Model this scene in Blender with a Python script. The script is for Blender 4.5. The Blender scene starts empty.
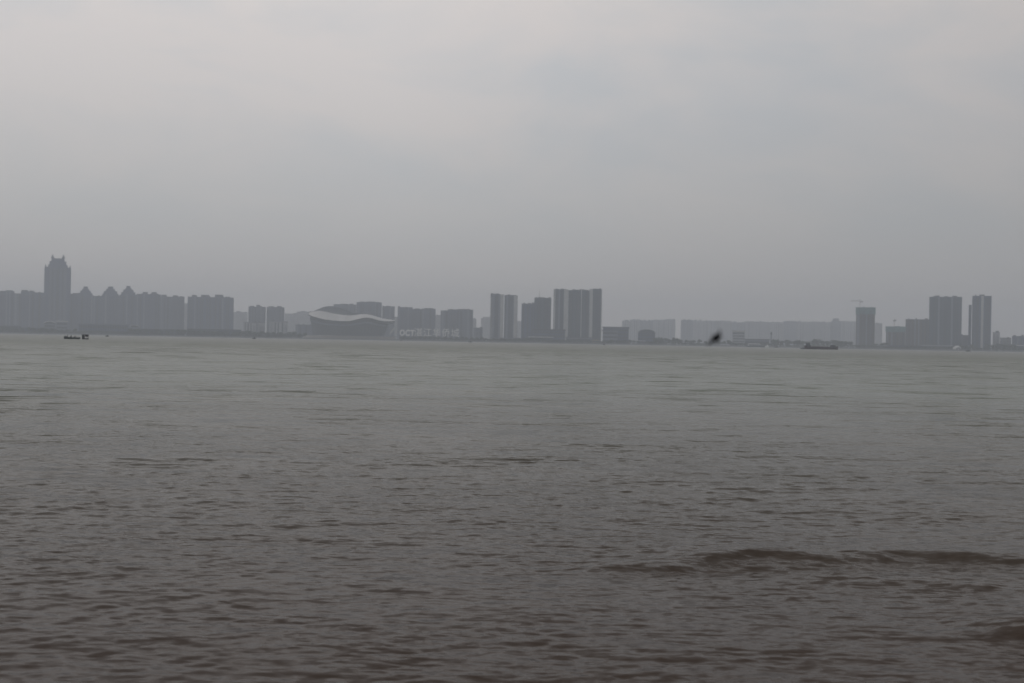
import bpy, bmesh, math, random
import numpy as np
from mathutils import Vector, Matrix

R = math.radians
sc = bpy.context.scene
C = sc.collection

# ------------------------------------------------------------------ camera
F = 1200.0                     # focal length in pixels of the 1024 px wide frame
CAMH = 2.6
ROLL = R(1.036)
HY = 341.3                     # image row of the horizon in the middle column
cam = bpy.data.cameras.new('camera')
cam.lens = F * 36.0 / 1024
cam.sensor_width = 36
cam.clip_start = 0.1
cam.clip_end = 30000
cam.dof.use_dof = True
cam.dof.focus_distance = 25
cam.dof.aperture_fstop = 2.1
co = bpy.data.objects.new('camera', cam)
C.objects.link(co)
co.location = (0, 0, CAMH)
co.rotation_mode = 'XYZ'
co.rotation_euler = (Matrix.Rotation(R(90), 3, 'X') @ Matrix.Rotation(ROLL, 3, 'Z')).to_euler()
sc.camera = co

# ------------------------------------------------------------------ sky
SUN_EL, SUN_AZ = 58.0, -75.0     # azimuth from +Y towards +X
w = bpy.data.worlds.new('World')
sc.world = w
w.use_nodes = True
nt = w.node_tree
nt.nodes.clear()
N = nt.nodes.new
L = nt.links.new
out = N('ShaderNodeOutputWorld')
bg = N('ShaderNodeBackground')
bg.inputs['Strength'].default_value = 0.1
L(bg.outputs[0], out.inputs['Surface'])
sky = N('ShaderNodeTexSky')
sky.sky_type = 'NISHITA'
sky.sun_disc = False
sky.sun_elevation = R(SUN_EL)
sky.sun_rotation = R(SUN_AZ)
sky.air_density = 1.0
sky.dust_density = 4.0
tc = N('ShaderNodeTexCoord')
sep = N('ShaderNodeSeparateXYZ')
L(tc.outputs['Generated'], sep.inputs[0])
# overcast cloud deck: softly mottled; dark part overhead added to dim water and buildings
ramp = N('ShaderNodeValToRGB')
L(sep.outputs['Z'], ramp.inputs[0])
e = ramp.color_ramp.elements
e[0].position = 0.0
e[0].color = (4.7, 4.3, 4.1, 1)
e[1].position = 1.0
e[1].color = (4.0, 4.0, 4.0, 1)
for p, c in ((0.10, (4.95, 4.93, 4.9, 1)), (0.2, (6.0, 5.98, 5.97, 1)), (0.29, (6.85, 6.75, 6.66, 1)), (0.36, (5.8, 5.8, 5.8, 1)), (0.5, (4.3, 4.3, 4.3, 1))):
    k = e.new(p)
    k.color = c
mp = N('ShaderNodeMapping')
mp.inputs['Scale'].default_value = (1.0, 1.0, 2.6)
mp.inputs['Location'].default_value = (0.42, 0.1, 0.0)
L(tc.outputs['Generated'], mp.inputs[0])
n1 = N('ShaderNodeTexNoise')
n1.inputs['Scale'].default_value = 4.2
n1.inputs['Detail'].default_value = 5
n1.inputs['Roughness'].default_value = 0.55
n1.inputs['Distortion'].default_value = 0.4
L(mp.outputs[0], n1.inputs['Vector'])
cr = N('ShaderNodeValToRGB')
L(n1.outputs['Fac'], cr.inputs[0])
cr.color_ramp.elements[0].position = 0.40
cr.color_ramp.elements[0].color = (0.93, 0.94, 0.955, 1)
cr.color_ramp.elements[1].position = 0.62
cr.color_ramp.elements[1].color = (1.095, 1.03, 0.995, 1)
# clouds only read above the haze near the horizon
fz = N('ShaderNodeMapRange')
fz.inputs['From Min'].default_value = 0.03
fz.inputs['From Max'].default_value = 0.18
L(sep.outputs['Z'], fz.inputs['Value'])
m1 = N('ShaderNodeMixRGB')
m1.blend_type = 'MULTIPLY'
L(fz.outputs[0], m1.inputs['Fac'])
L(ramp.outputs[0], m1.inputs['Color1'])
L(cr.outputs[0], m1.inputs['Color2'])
# thicker cloud to the right (+X)
rx = N('ShaderNodeMapRange')
rx.inputs['From Min'].default_value = -0.1
rx.inputs['From Max'].default_value = 0.45
rx.inputs['To Min'].default_value = 1.0
rx.inputs['To Max'].default_value = 0.76
L(sep.outputs['X'], rx.inputs['Value'])
m2 = N('ShaderNodeVectorMath')
m2.operation = 'SCALE'
L(m1.outputs[0], m2.inputs[0])
L(rx.outputs[0], m2.inputs['Scale'])
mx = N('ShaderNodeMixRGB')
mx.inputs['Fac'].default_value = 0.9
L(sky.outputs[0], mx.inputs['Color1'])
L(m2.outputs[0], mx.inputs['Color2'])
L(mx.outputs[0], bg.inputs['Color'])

sun = bpy.data.lights.new('sun', 'SUN')
sun.energy = 0.5
sun.angle = R(25)
sun.color = (1.0, 0.95, 0.88)
so = bpy.data.objects.new('sun', sun)
C.objects.link(so)
sd = Vector((math.sin(R(SUN_AZ)) * math.cos(R(SUN_EL)), math.cos(R(SUN_AZ)) * math.cos(R(SUN_EL)), math.sin(R(SUN_EL))))
so.rotation_euler = sd.to_track_quat('Z', 'Y').to_euler()

sc.view_settings.view_transform = 'Standard'
sc.view_settings.look = 'None'
sc.view_settings.gamma = 1.0
sc.view_settings.exposure = 0.11
sc.render.engine = 'CYCLES'
sc.cycles.max_bounces = 6
sc.cycles.diffuse_bounces = 2
sc.cycles.glossy_bounces = 3
sc.cycles.volume_bounces = 2
sc.cycles.use_denoising = True
sc.cycles.use_adaptive_sampling = False
sc.cycles.sample_clamp_indirect = 4
try:
    sc.cycles.denoiser = 'OPENIMAGEDENOISE'
    sc.cycles.denoising_input_passes = 'RGB_ALBEDO_NORMAL'
except Exception:
    pass

# ------------------------------------------------------------------ helpers
def px(x, y):
    """picture point -> (right, up) slopes of the levelled view"""
    dx = x - 512.0
    dy = HY - y
    c, s = math.cos(ROLL), math.sin(ROLL)
    return (dx * c - dy * s) / F, (dx * s + dy * c) / F

def at(x, y, d):
    u, v = px(x, y)
    return Vector((u * d, d, CAMH + v * d))

def water_d(x, y):
    u, v = px(x, y)
    return CAMH / max(-v, 1e-4)

def base_row(x):
    """row of the horizon at column x"""
    return HY + (x - 512) * math.tan(ROLL)

def mat(name, col, rough=0.8, spec=0.3, metal=0.0, var=0.12, scale=0.15, bump=0.0):
    m = bpy.data.materials.new(name)
    m.use_nodes = True
    t = m.node_tree
    b = t.nodes['Principled BSDF']
    b.inputs['Roughness'].default_value = rough
    b.inputs['Specular IOR Level'].default_value = spec
    b.inputs['Metallic'].default_value = metal
    g = t.nodes.new('ShaderNodeTexCoord')
    n = t.nodes.new('ShaderNodeTexNoise')
    n.inputs['Scale'].default_value = scale
    n.inputs['Detail'].default_value = 5
    t.links.new(g.outputs['Object'], n.inputs['Vector'])
    r = t.nodes.new('ShaderNodeValToRGB')
    r.color_ramp.elements[0].position = 0.3
    r.color_ramp.elements[1].position = 0.7
    r.color_ramp.elements[0].color = tuple(c * (1 - var) for c in col) + (1,)
    r.color_ramp.elements[1].color = tuple(min(1, c * (1 + var)) for c in col) + (1,)
    t.links.new(n.outputs['Fac'], r.inputs[0])
    t.links.new(r.outputs[0], b.inputs['Base Color'])
    if bump:
        bp = t.nodes.new('ShaderNodeBump')
        bp.inputs['Strength'].default_value = bump
        t.links.new(n.outputs['Fac'], bp.inputs['Height'])
        t.links.new(bp.outputs[0], b.inputs['Normal'])
    return m

def facade(name, col, glass=(0.035, 0.045, 0.055), floor=3.0, bay=3.4, wz=0.42, wx=0.5):
    """rendered wall with a window grid, in the wall's own metres"""
    m = bpy.data.materials.new(name)
    m.use_nodes = True
    t = m.node_tree
    nn, ll = t.nodes.new, t.links.new
    b = t.nodes['Principled BSDF']
    g = nn('ShaderNodeTexCoord')
    s = nn('ShaderNodeSeparateXYZ')
    ll(g.outputs['Object'], s.inputs[0])

    def math_(op, a, bb=None):
        k = nn('ShaderNodeMath')
        k.operation = op
        for i, v in enumerate((a, bb)):
            if v is None:
                continue
            if isinstance(v, (int, float)):
                k.inputs[i].default_value = v
            else:
                ll(v, k.inputs[i])
        return k.outputs[0]
    xy = math_('ADD', s.outputs['X'], s.outputs['Y'])
    zz = math_('DIVIDE', s.outputs['Z'], floor)
    xx = math_('DIVIDE', xy, bay)
    wzm = math_('LESS_THAN', math_('FRACT', zz), wz)
    wxm = math_('LESS_THAN', math_('FRACT', xx), wx)
    win = math_('MULTIPLY', wzm, wxm)
    cmb = nn('ShaderNodeCombineXYZ')
    ll(math_('FLOOR', xx), cmb.inputs[0])
    ll(math_('FLOOR', zz), cmb.inputs[1])
    wn = nn('ShaderNodeTexWhiteNoise')
    wn.noise_dimensions = '2D'
    ll(cmb.outputs[0], wn.inputs['Vector'])
    gl = nn('ShaderNodeMixRGB')
    ll(wn.outputs['Value'], gl.inputs['Fac'])
    gl.inputs['Color1'].default_value = glass + (1,)
    gl.inputs['Color2'].default_value = tuple(c * 2.6 for c in glass) + (1,)
    n = nn('ShaderNodeTexNoise')
    n.inputs['Scale'].default_value = 0.08
    n.inputs['Detail'].default_value = 6
    ll(g.outputs['Object'], n.inputs['Vector'])
    r = nn('ShaderNodeValToRGB')
    r.color_ramp.elements[0].position = 0.3
    r.color_ramp.elements[1].position = 0.7
    r.color_ramp.elements[0].color = tuple(c * 0.85 for c in col) + (1,)
    r.color_ramp.elements[1].color = tuple(c * 1.12 for c in col) + (1,)
    ll(n.outputs['Fac'], r.inputs[0])
    mm = nn('ShaderNodeMixRGB')
    ll(win, mm.inputs['Fac'])
    ll(r.outputs[0], mm.inputs['Color1'])
    ll(gl.outputs[0], mm.inputs['Color2'])
    ll(mm.outputs[0], b.inputs['Base Color'])
    rr = nn('ShaderNodeMapRange')
    rr.inputs['To Min'].default_value = 0.85
    rr.inputs['To Max'].default_value = 0.25
    ll(win, rr.inputs['Value'])
    ll(rr.outputs[0], b.inputs['Roughness'])
    b.inputs['Specular IOR Level'].default_value = 0.3
    return m

M = {
    'slate': facade('slate_facade', (0.068, 0.098, 0.175)),
    'grey': facade('grey_facade', (0.13, 0.155, 0.21)),
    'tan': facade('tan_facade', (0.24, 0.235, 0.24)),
    'pale': facade('pale_facade', (0.38, 0.39, 0.41)),  # light base also adds to the haze fading of the far blocks
    'teal': facade('teal_facade', (0.035, 0.07, 0.10)),
    'raw': facade('raw_concrete_facade', (0.15, 0.14, 0.13), glass=(0.02, 0.02, 0.022), wz=0.62, wx=0.7),
    'lightwall': mat('light_render', (0.42, 0.43, 0.43), 0.8, 0.2),
    'midwall': mat('mid_render', (0.175, 0.195, 0.235), 0.8, 0.2),
    'trim': mat('trim_concrete', (0.105, 0.122, 0.16), 0.85, 0.2),
    'dark': mat('dark_concrete', (0.05, 0.056, 0.068), 0.8, 0.25),
    'glass': mat('dark_glazing', (0.025, 0.04, 0.06), 0.35, 0.5),
    'net': mat('teal_netting', (0.13, 0.22, 0.23), 0.9, 0.1, scale=0.4, var=0.25),
    'steel': mat('crane_steel', (0.11, 0.10, 0.09), 0.6, 0.4),
    'white': mat('white_membrane', (0.47, 0.47, 0.465), 0.55, 0.35, scale=0.05),
    'white2': mat('white_paint', (0.75, 0.75, 0.73), 0.5, 0.3, scale=1.0, var=0.06),
    'under': mat('roof_underside', (0.05, 0.06, 0.07), 0.7, 0.3, scale=0.05),
    'bowl': mat('stadium_cladding', (0.075, 0.09, 0.095), 0.6, 0.35, scale=0.04),
    'leaf': mat('foliage', (0.045, 0.062, 0.04), 0.8, 0.2, scale=0.6, var=0.4),
    'bark': mat('bark', (0.08, 0.06, 0.045), 0.9, 0.1, scale=2.0),
    'hull': mat('rusty_hull', (0.03, 0.013, 0.012), 0.65, 0.3, scale=0.3, var=0.3),
    'skiff': mat('dark_green_hull', (0.02, 0.04, 0.035), 0.6, 0.3, scale=1.0),
    'black': mat('black_rubber', (0.015, 0.016, 0.02), 0.7, 0.3, scale=1.0),
    'cloth': mat('dark_clothes', (0.018, 0.024, 0.028), 0.9, 0.1, scale=4.0),
    'skin': mat('skin_tone', (0.25, 0.15, 0.1), 0.6, 0.3, scale=4.0),
    'speck_dark': mat('dark_speck', (0.012, 0.014, 0.018), 0.8, 0.2, scale=30.0, var=0.3),
    'yellow': mat('ochre_paint', (0.26, 0.23, 0.15), 0.7, 0.3, scale=0.5),
    'soil': mat('ground_soil', (0.14, 0.13, 0.10), 0.95, 0.1, scale=0.02, var=0.3),
    'stone': mat('embankment_stone', (0.10, 0.105, 0.11), 0.9, 0.15, scale=0.2, var=0.25),
    'pave': mat('promenade_paving', (0.20, 0.20, 0.19), 0.9, 0.15, scale=0.3),
    'sand': mat('concrete_ledge', (0.27, 0.26, 0.24), 0.9, 0.15, scale=0.3),
}

class MB:
    def __init__(self):
        self.v, self.f, self.m = [], [], []

    def box(self, x0, x1, y0, y1, z0, z1, mi=0):
        b = len(self.v)
        self.v += [(x0, y0, z0), (x1, y0, z0), (x1, y1, z0), (x0, y1, z0), (x0, y0, z1), (x1, y0, z1), (x1, y1, z1), (x0, y1, z1)]
        for q in ((0, 3, 2, 1), (4, 5, 6, 7), (0, 1, 5, 4), (1, 2, 6, 5), (2, 3, 7, 6), (3, 0, 4, 7)):
            self.f.append([b + i for i in q])
            self.m.append(mi)
        return self

    def taper(self, x0, x1, y0, y1, z0, z1, k, mi=0):
        """box whose top is scaled by k about its centre"""
        b = len(self.v)
        self.box(x0, x1, y0, y1, z0, z1, mi)
        cx, cy = (x0 + x1) / 2, (y0 + y1) / 2
        for i in range(4, 8):
            x, y, z = self.v[b + i]
            self.v[b + i] = (cx + (x - cx) * k, cy + (y - cy) * k, z)
        return self

    def tube(self, p, q, r, r2=None, n=6, mi=0):
        p, q = Vector(p), Vector(q)
        r2 = r if r2 is None else r2
        d = (q - p).normalized()
        a = d.orthogonal().normalized()
        c = d.cross(a)
        b = len(self.v)
        for pt, rr in ((p, r), (q, r2)):
            for i in range(n):
                t = 2 * math.pi * i / n
                self.v.append(tuple(pt + (a * math.cos(t) + c * math.sin(t)) * rr))
        for i in range(n):
            j = (i + 1) % n
            self.f.append([b + i, b + j, b + n + j, b + n + i])
            self.m.append(mi)
        self.f.append([b + i for i in range(n)][::-1])
        self.f.append([b + n + i for i in range(n)])
        self.m += [mi, mi]
        return self

    def loft(self, rings, closed=True, caps=True, mi=0):
        n = len(rings[0])
        b = len(self.v)
        for r in rings:
            self.v += [tuple(p) for p in r]
        for k in range(len(rings) - 1):
            for i in range(n if closed else n - 1):
                j = (i + 1) % n
                self.f.append([b + k * n + i, b + k * n + j, b + (k + 1) * n + j, b + (k + 1) * n + i])
                self.m.append(mi)
        if caps:
            self.f.append([b + i for i in range(n)][::-1])
            self.f.append([b + (len(rings) - 1) * n + i for i in range(n)])
            self.m += [mi, mi]
        return self

    def build(self, name, mats, parent=None, smooth=False):
        me = bpy.data.meshes.new(name)
        me.from_pydata(self.v, [], self.f)
        if not isinstance(mats, (list, tuple)):
            mats = [mats]
        for x in mats:
            me.materials.append(M[x] if isinstance(x, str) else x)
        for p, mi in zip(me.polygons, self.m):
            p.material_index = mi
            p.use_smooth = smooth
        bm = bmesh.new()
        bm.from_mesh(me)
        bmesh.ops.recalc_face_normals(bm, faces=bm.faces)
        bm.to_mesh(me)
        bm.free()
        o = bpy.data.objects.new(name, me)
        C.objects.link(o)
        if parent:
            o.parent = parent
        return o

def tag(o, label=None, cat=None, group=None, kind=None):
    if label:
        o['label'] = label
    if cat:
        o['category'] = cat
    if group:
        o['group'] = group
    if kind:
        o['kind'] = kind
    return o

def empty(name, loc, rz=0.0, label=None, cat=None, group=None):
    o = bpy.data.objects.new(name, None)
    C.objects.link(o)
    o.location = loc
    o.rotation_euler = (0, 0, rz)
    o.empty_display_size = 1
    return tag(o, label, cat, group)

def copy_tree(o, parent=None):
    c = o.copy()
    C.objects.link(c)
    c.parent = parent
    for ch in o.children:
        copy_tree(ch, c)
    return c

# ------------------------------------------------------------------ water
SHORE = 2560.0
rng = np.random.default_rng(11)

def water_mesh():
    rr = [0.6]
    while rr[-1] < 7000:
        r = rr[-1]
        if r < 7:
            k = 0.03
        elif r < 60:
            k = 0.0028 if r < 28 else 0.0036
        elif r < 250:
            k = 0.0036 + (r - 60) / 190 * 0.0024
        else:
            k = 0.006 + min(0.044, (r - 250) / 2000 * 0.044)
        rr.append(r * (1 + k))
    rr = np.array(rr)
    inner = np.arange(-0.50, 0.50001, 0.00105)
    outer_r = np.concatenate([np.arange(0.52, 1.2, 0.02), np.arange(1.2, math.pi, 0.06)])
    th = np.concatenate([-outer_r[::-1], inner, outer_r])
    TH, RR = np.meshgrid(th, rr)
    X = np.sin(TH) * RR
    Y = np.cos(TH) * RR
    dth = np.gradient(th)[None, :]
    drr = np.gradient(rr)[:, None]
    cell = np.maximum(drr, dth * RR)
    Z = np.zeros_like(X)
    DX = np.zeros_like(X)
    DY = np.zeros_like(X)
    # gust patches: where the chop is rougher or calmer
    def patch(n, lo, hi):
        P = np.zeros_like(X)
        for _ in range(n):
            lam = rng.uniform(lo, hi)
            a = rng.uniform(0, 2 * math.pi)
            P += np.sin(2 * math.pi / lam * (X * math.cos(a) * 0.6 + Y * math.sin(a)) + rng.uniform(0, 6.28))
        return P / math.sqrt(n / 2)
    G1 = np.clip(1 + 0.25 * patch(10, 3, 30), 0.4, 1.8)
    ncomp = 185
    G1 = G1 * (1 + 0.9 * np.exp(-((X - 4.0) / 3.5) ** 2 - ((Y - 14.6) / 0.8) ** 2))
    for i in range(ncomp):
        lam = math.exp(rng.uniform(math.log(0.14), math.log(6.0)))
        amp = 0.00145 * lam ** 0.60 * rng.uniform(0.5, 1.3)
        amp *= 1.25 if lam < 0.5 else (0.85 if lam < 0.8 else (0.55 if lam < 1.8 else 0.45))
        spread = 0.48 if lam < 0.6 else 0.28
        a = -math.pi / 2 + 0.14 + rng.normal(0, spread)     # travel towards the camera
        kx, ky = math.cos(a), math.sin(a)
        k = 2 * math.pi / lam
        ph = rng.uniform(0, 6.283)
        fade = np.clip((lam / cell - 2.3) / 3.0, 0, 1)
        if fade.max() <= 0:
            continue
        # only evaluate rows where it matters
        rows = np.where(fade.max(axis=1) > 0)[0]
        r0, r1 = rows[0], rows[-1] + 1
        g = G1[r0:r1] if lam < 2.0 else 1.0
        A = amp * fade[r0:r1] * g
        if lam < 1.2:
            A = A * (0.72 + 0.28 * np.clip((RR[r0:r1] - 10) / 20, 0, 1))
        if lam > 1.0:                # the open bay further out carries longer, higher chop
            far = np.clip((RR[r0:r1] - 38) / 70, 0, 1)
            A = A * ((1 + 1.5 * far) if lam < 2.6 else 2.2 * far)
        P = k * (kx * X[r0:r1] + ky * Y[r0:r1]) + ph
        Z[r0:r1] += A * np.cos(P)
        S = A * np.sin(P) * 0.85
        DX[r0:r1] -= S * kx
        DY[r0:r1] -= S * ky
    # a few small swells rolling in near the camera, steep towards it
    def ridge(x0, x1, y, h, wid, slant=0.0, wob=0.25, seed=0):
        cx, hw = (x0 + x1) / 2, (x1 - x0) / 2
        yy = Y - y - slant * (X - cx) - wob * np.sin(X * 1.3 + seed) - 0.10 * np.sin(X * 3.7 + seed * 2)
        env = np.clip(1 - ((X - cx) / hw) ** 2, 0, 1) ** 0.8 * (1 + 0.22 * np.sin(X * 2.3 + seed) + 0.12 * np.sin(X * 5.1 + seed * 3))
        prof = np.where(yy < 0, np.exp(-(yy / (wid * 0.50)) ** 2), np.exp(-(yy / (wid * 1.9)) ** 2))
        prof -= 0.30 * np.exp(-((yy + wid * 1.3) / (wid * 0.9)) ** 2)
        return h * env * prof
    Z += ridge(1.6, 7.2, 14.9, 0.07, 0.46, 0.03, 0.16, 1.0)
    Z += ridge(0.7, 3.4, 14.2, 0.03, 0.34, 0.55, 0.10, 2.0)
    Z += ridge(2.0, 4.6, 14.2, 0.03, 0.3, -0.12, 0.15, 3.0)
    Z += ridge(0.4, 3.8, 14.0, 0.03, 0.3, 0.10, 0.10, 4.0)
    Z += ridge(3.2, 6.2, 13.2, 0.02, 0.3, -0.10, 0.08, 2.0)
    Z += ridge(5.6, 9.8, 14.7, 0.03, 0.30, 0.03, 0.1, 5.0)
    Z += ridge(4.1, 8.0, 11.3, 0.11, 0.42, 0.25, 0.10, 2.4)
    Z += ridge(-6.0, -1.0, 15.5, 0.02, 0.5, 0.05, 0.2, 0.3)
    Z += ridge(-7, -2.0, 25.0, 0.02, 0.6, 0.05, 0.3, 0.9)
    Z += ridge(-1.5, 5.0, 31.0, 0.02, 0.6, -0.04, 0.4, 2.0)
    VX, VY = X + DX, Y + DY
    nr, nc = X.shape
    verts = np.stack([VX, VY, Z], -1).reshape(-1, 3).astype(np.float32)
    i = np.arange(nr - 1)[:, None] * nc
    j = np.arange(nc - 1)[None, :]
    a = (i + j)
    q = np.stack([a, a + nc, a + nc + 1, a + 1], -1).reshape(-1, 4)
    # close the ring behind the camera
    ii = np.arange(nr - 1) * nc
    q2 = np.stack([ii + nc - 1, ii + 2 * nc - 1, ii + nc, ii], -1)
    q = np.concatenate([q, q2])
    me = bpy.data.meshes.new('water')
    nv = len(verts)
    nf = len(q)
    me.vertices.add(nv)
    me.vertices.foreach_set('co', verts.ravel())
    me.loops.add(nf * 4 + nc)
    loops = np.concatenate([q.ravel(), np.arange(nc)]).astype(np.int32)
    me.loops.foreach_set('vertex_index', loops)
    me.polygons.add(nf + 1)
    me.polygons.foreach_set('loop_start', np.concatenate([np.arange(nf) * 4, [nf * 4]]).astype(np.int32))
    me.update(calc_edges=True)
    me.polygons.foreach_set('use_smooth', np.ones(nf + 1, bool))
    me.update()
    return me

S1, S2, S3, S4 = 0.8, 0.6, 1.05, 1.35      # ripple tilt by size, small to large

def water_material():
    m = bpy.data.materials.new('turbid_bay_water')
    m.use_nodes = True
    t = m.node_tree
    nn, ll = t.nodes.new, t.links.new
    b = t.nodes['Principled BSDF']
    b.inputs['IOR'].default_value = 1.333
    b.inputs['Specular IOR Level'].default_value = 0.085
    b.inputs['Roughness'].default_value = 0.09
    g = nn('ShaderNodeTexCoord')

    def noise(scale, sx, detail, rough=0.55, dist=0.0, rot=0.0):
        mp = nn('ShaderNodeMapping')
        mp.inputs['Scale'].default_value = (sx, 1, 1)
        mp.inputs['Rotation'].default_value = (0, 0, rot)
        ll(g.outputs['Object'], mp.inputs[0])
        n = nn('ShaderNodeTexNoise')
        n.inputs['Scale'].default_value = scale
        n.inputs['Detail'].default_value = detail
        n.inputs['Roughness'].default_value = rough
        n.inputs['Distortion'].default_value = dist
        ll(mp.outputs[0], n.inputs['Vector'])
        return n.outputs['Fac']
    # silt colour
    c = nn('ShaderNodeValToRGB')
    ll(noise(0.02, 0.4, 4), c.inputs[0])
    c.color_ramp.elements[0].position = 0.35
    c.color_ramp.elements[1].position = 0.65
    c.color_ramp.elements[0].color = (0.052, 0.038, 0.030, 1)
    c.color_ramp.elements[1].color = (0.068, 0.050, 0.039, 1)
    # distance (metres) from the camera, for relief, roughness and the graded base colour
    ln = nn('ShaderNodeVectorMath')
    ln.operation = 'LENGTH'
    ll(g.outputs['Object'], ln.inputs[0])

    def rng_(a, b_, lo, hi, v=None):
        k = nn('ShaderNodeMapRange')
        k.inputs['From Min'].default_value = a
        k.inputs['From Max'].default_value = b_
        k.inputs['To Min'].default_value = lo
        k.inputs['To Max'].default_value = hi
        ll(v if v is not None else ln.outputs['Value'], k.inputs['Value'])
        return k.outputs[0]

    def mul(a, b_):
        k = nn('ShaderNodeMath')
        k.operation = 'MULTIPLY'
        ll(a, k.inputs[0])
        if isinstance(b_, float):
            k.inputs[1].default_value = b_
        else:
            ll(b_, k.inputs[1])
        return k.outputs[0]

    def add(a, b_):
        k = nn('ShaderNodeMath')
        k.operation = 'ADD'
        ll(a, k.inputs[0])
        ll(b_, k.inputs[1])
        return k.outputs[0]
    # brown silt near, greener bay water; far brightness painted into the base colour
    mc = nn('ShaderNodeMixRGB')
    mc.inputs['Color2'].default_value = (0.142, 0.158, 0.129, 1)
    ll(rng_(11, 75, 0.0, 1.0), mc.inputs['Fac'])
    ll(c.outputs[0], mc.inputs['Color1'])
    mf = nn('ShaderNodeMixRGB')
    mf.inputs['Color2'].default_value = (0.20, 0.208, 0.19, 1)  # paler still far out, brightness put into the base colour
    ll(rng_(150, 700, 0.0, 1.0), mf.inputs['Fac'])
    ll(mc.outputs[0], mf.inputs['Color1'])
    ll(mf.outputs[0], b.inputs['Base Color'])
    gust = rng_(0.32, 0.68, 0.25, 1.8, noise(0.09, 0.8, 7, 0.62))
    far_gust = rng_(0.34, 0.66, 0.1, 2.2, noise(0.035, 3.0, 6, 0.65))
    def slopes(scale, sx, detail, k, amt, rot=0.0):
        # random surface tilt of the ripples, as a vector added to the mesh normal
        mp = nn('ShaderNodeMapping')
        mp.inputs['Scale'].default_value = (sx, 1, 1)
        mp.inputs['Rotation'].default_value = (0, 0, rot)
        ll(g.outputs['Object'], mp.inputs[0])
        n = nn('ShaderNodeTexNoise')
        n.inputs['Scale'].default_value = scale
        n.inputs['Detail'].default_value = detail
        n.inputs['Roughness'].default_value = 0.6
        ll(mp.outputs[0], n.inputs['Vector'])
        sb = nn('ShaderNodeVectorMath')
        sb.operation = 'SUBTRACT'
        ll(n.outputs['Color'], sb.inputs[0])
        sb.inputs[1].default_value = (0.5, 0.5, 0.5)
        ml = nn('ShaderNodeVectorMath')
        ml.operation = 'MULTIPLY'
        ll(sb.outputs[0], ml.inputs[0])
        ml.inputs[1].default_value = (k * 0.9, k, 0)
        sc_ = nn('ShaderNodeVectorMath')
        sc_.operation = 'SCALE'
        ll(ml.outputs[0], sc_.inputs[0])
        ll(amt, sc_.inputs['Scale'])
        return sc_.outputs[0]

    def vadd(a, b_):
        k = nn('ShaderNodeVectorMath')
        k.operation = 'ADD'
        ll(a, k.inputs[0])
        ll(b_, k.inputs[1])
        return k.outputs[0]
    geo = nn('ShaderNodeNewGeometry')
    v = vadd(geo.outputs['Normal'], slopes(14.0, 0.35, 3, S1, gust, 0.15))
    v = vadd(v, slopes(4.6, 0.3, 5, S2, gust, -0.1))
    v = vadd(v, slopes(0.8, 0.35, 4, S3, mul(far_gust, rng_(9, 50, 0.0, 1.0)), 0.05))
    v = vadd(v, slopes(0.16, 0.7, 5, S4, mul(far_gust, rng_(30, 200, 0.0, 1.0))))
    nz = nn('ShaderNodeVectorMath')
    nz.operation = 'NORMALIZE'
    ll(v, nz.inputs[0])
    ll(nz.outputs[0], b.inputs['Normal'])
    ll(rng_(10, 400, 0.14, 0.34), b.inputs['Roughness'])
    return m

wm = water_mesh()
wo = bpy.data.objects.new('water', wm)
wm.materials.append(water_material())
C.objects.link(wo)
tag(wo, 'brown-grey choppy bay water reaching to the far shore', 'water', kind='structure')

# ------------------------------------------------------------------ land
GZ = 3.0
g = MB()
g.box(-6800, 6800, SHORE + 30, 6900, -0.5, GZ)
tag(g.build('ground', 'soil'), 'flat ground of the city on the far shore', 'ground', kind='structure')
g = MB()
g.loft([[(x, SHORE - 3, -1), (x, SHORE + 2, 2.6), (x, SHORE + 8, 2.6), (x, SHORE + 8, -1)] for x in range(-6800, 6801, 200)])
tag(g.build('embankment', 'stone'), 'dark stone embankment along the waterline of the far shore', 'embankment', kind='structure')
g = MB()
g.box(-6800, 6800, SHORE + 8.01, SHORE + 29.99, -0.5, GZ - 0.2)
tag(g.build('promenade', 'pave'), 'paved waterfront promenade behind the embankment', 'promenade', kind='structure')

# haze: even air over the whole bay
hb = MB()
hb.box(-6950, 6950, -6950, 6960, -1.5, 245)
hz = hb.build('haze', [])
hm = bpy.data.materials.new('haze_air')
hm.use_nodes = True
t = hm.node_tree
t.nodes.clear()
o_ = t.nodes.new('ShaderNodeOutputMaterial')
v_ = t.nodes.new('ShaderNodeVolumePrincipled')
v_.inputs['Color'].default_value = (0.86, 0.915, 1.0, 1)
v_.inputs['Density'].default_value = 0.00026
v_.inputs['Anisotropy'].default_value = 0.2
t.links.new(v_.outputs[0], o_.inputs['Volume'])
hz.data.materials.append(hm)
tag(hz, 'thin grey haze over the bay', 'haze', kind='stuff')

# ------------------------------------------------------------------ towers
def frame_of(x0, x1, top, d):
    """metres of a block that fills columns x0..x1 up to row top at distance d"""
    xm = (x0 + x1) / 2
    ht = (top - base_row(xm))
    # column at mid height, so the levelled block sits where the picture has it
    p = at(xm, top, d)
    pb = at(xm, base_row(xm), d)
    # picture columns are quoted at mid height of the block
    mid = at(xm, (top + base_row(xm)) / 2, d)
    W = (x1 - x0) / F * d * math.sqrt(1 + (mid.x / d) ** 2) ** 0
    return mid.x, W, p.z - GZ

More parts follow.
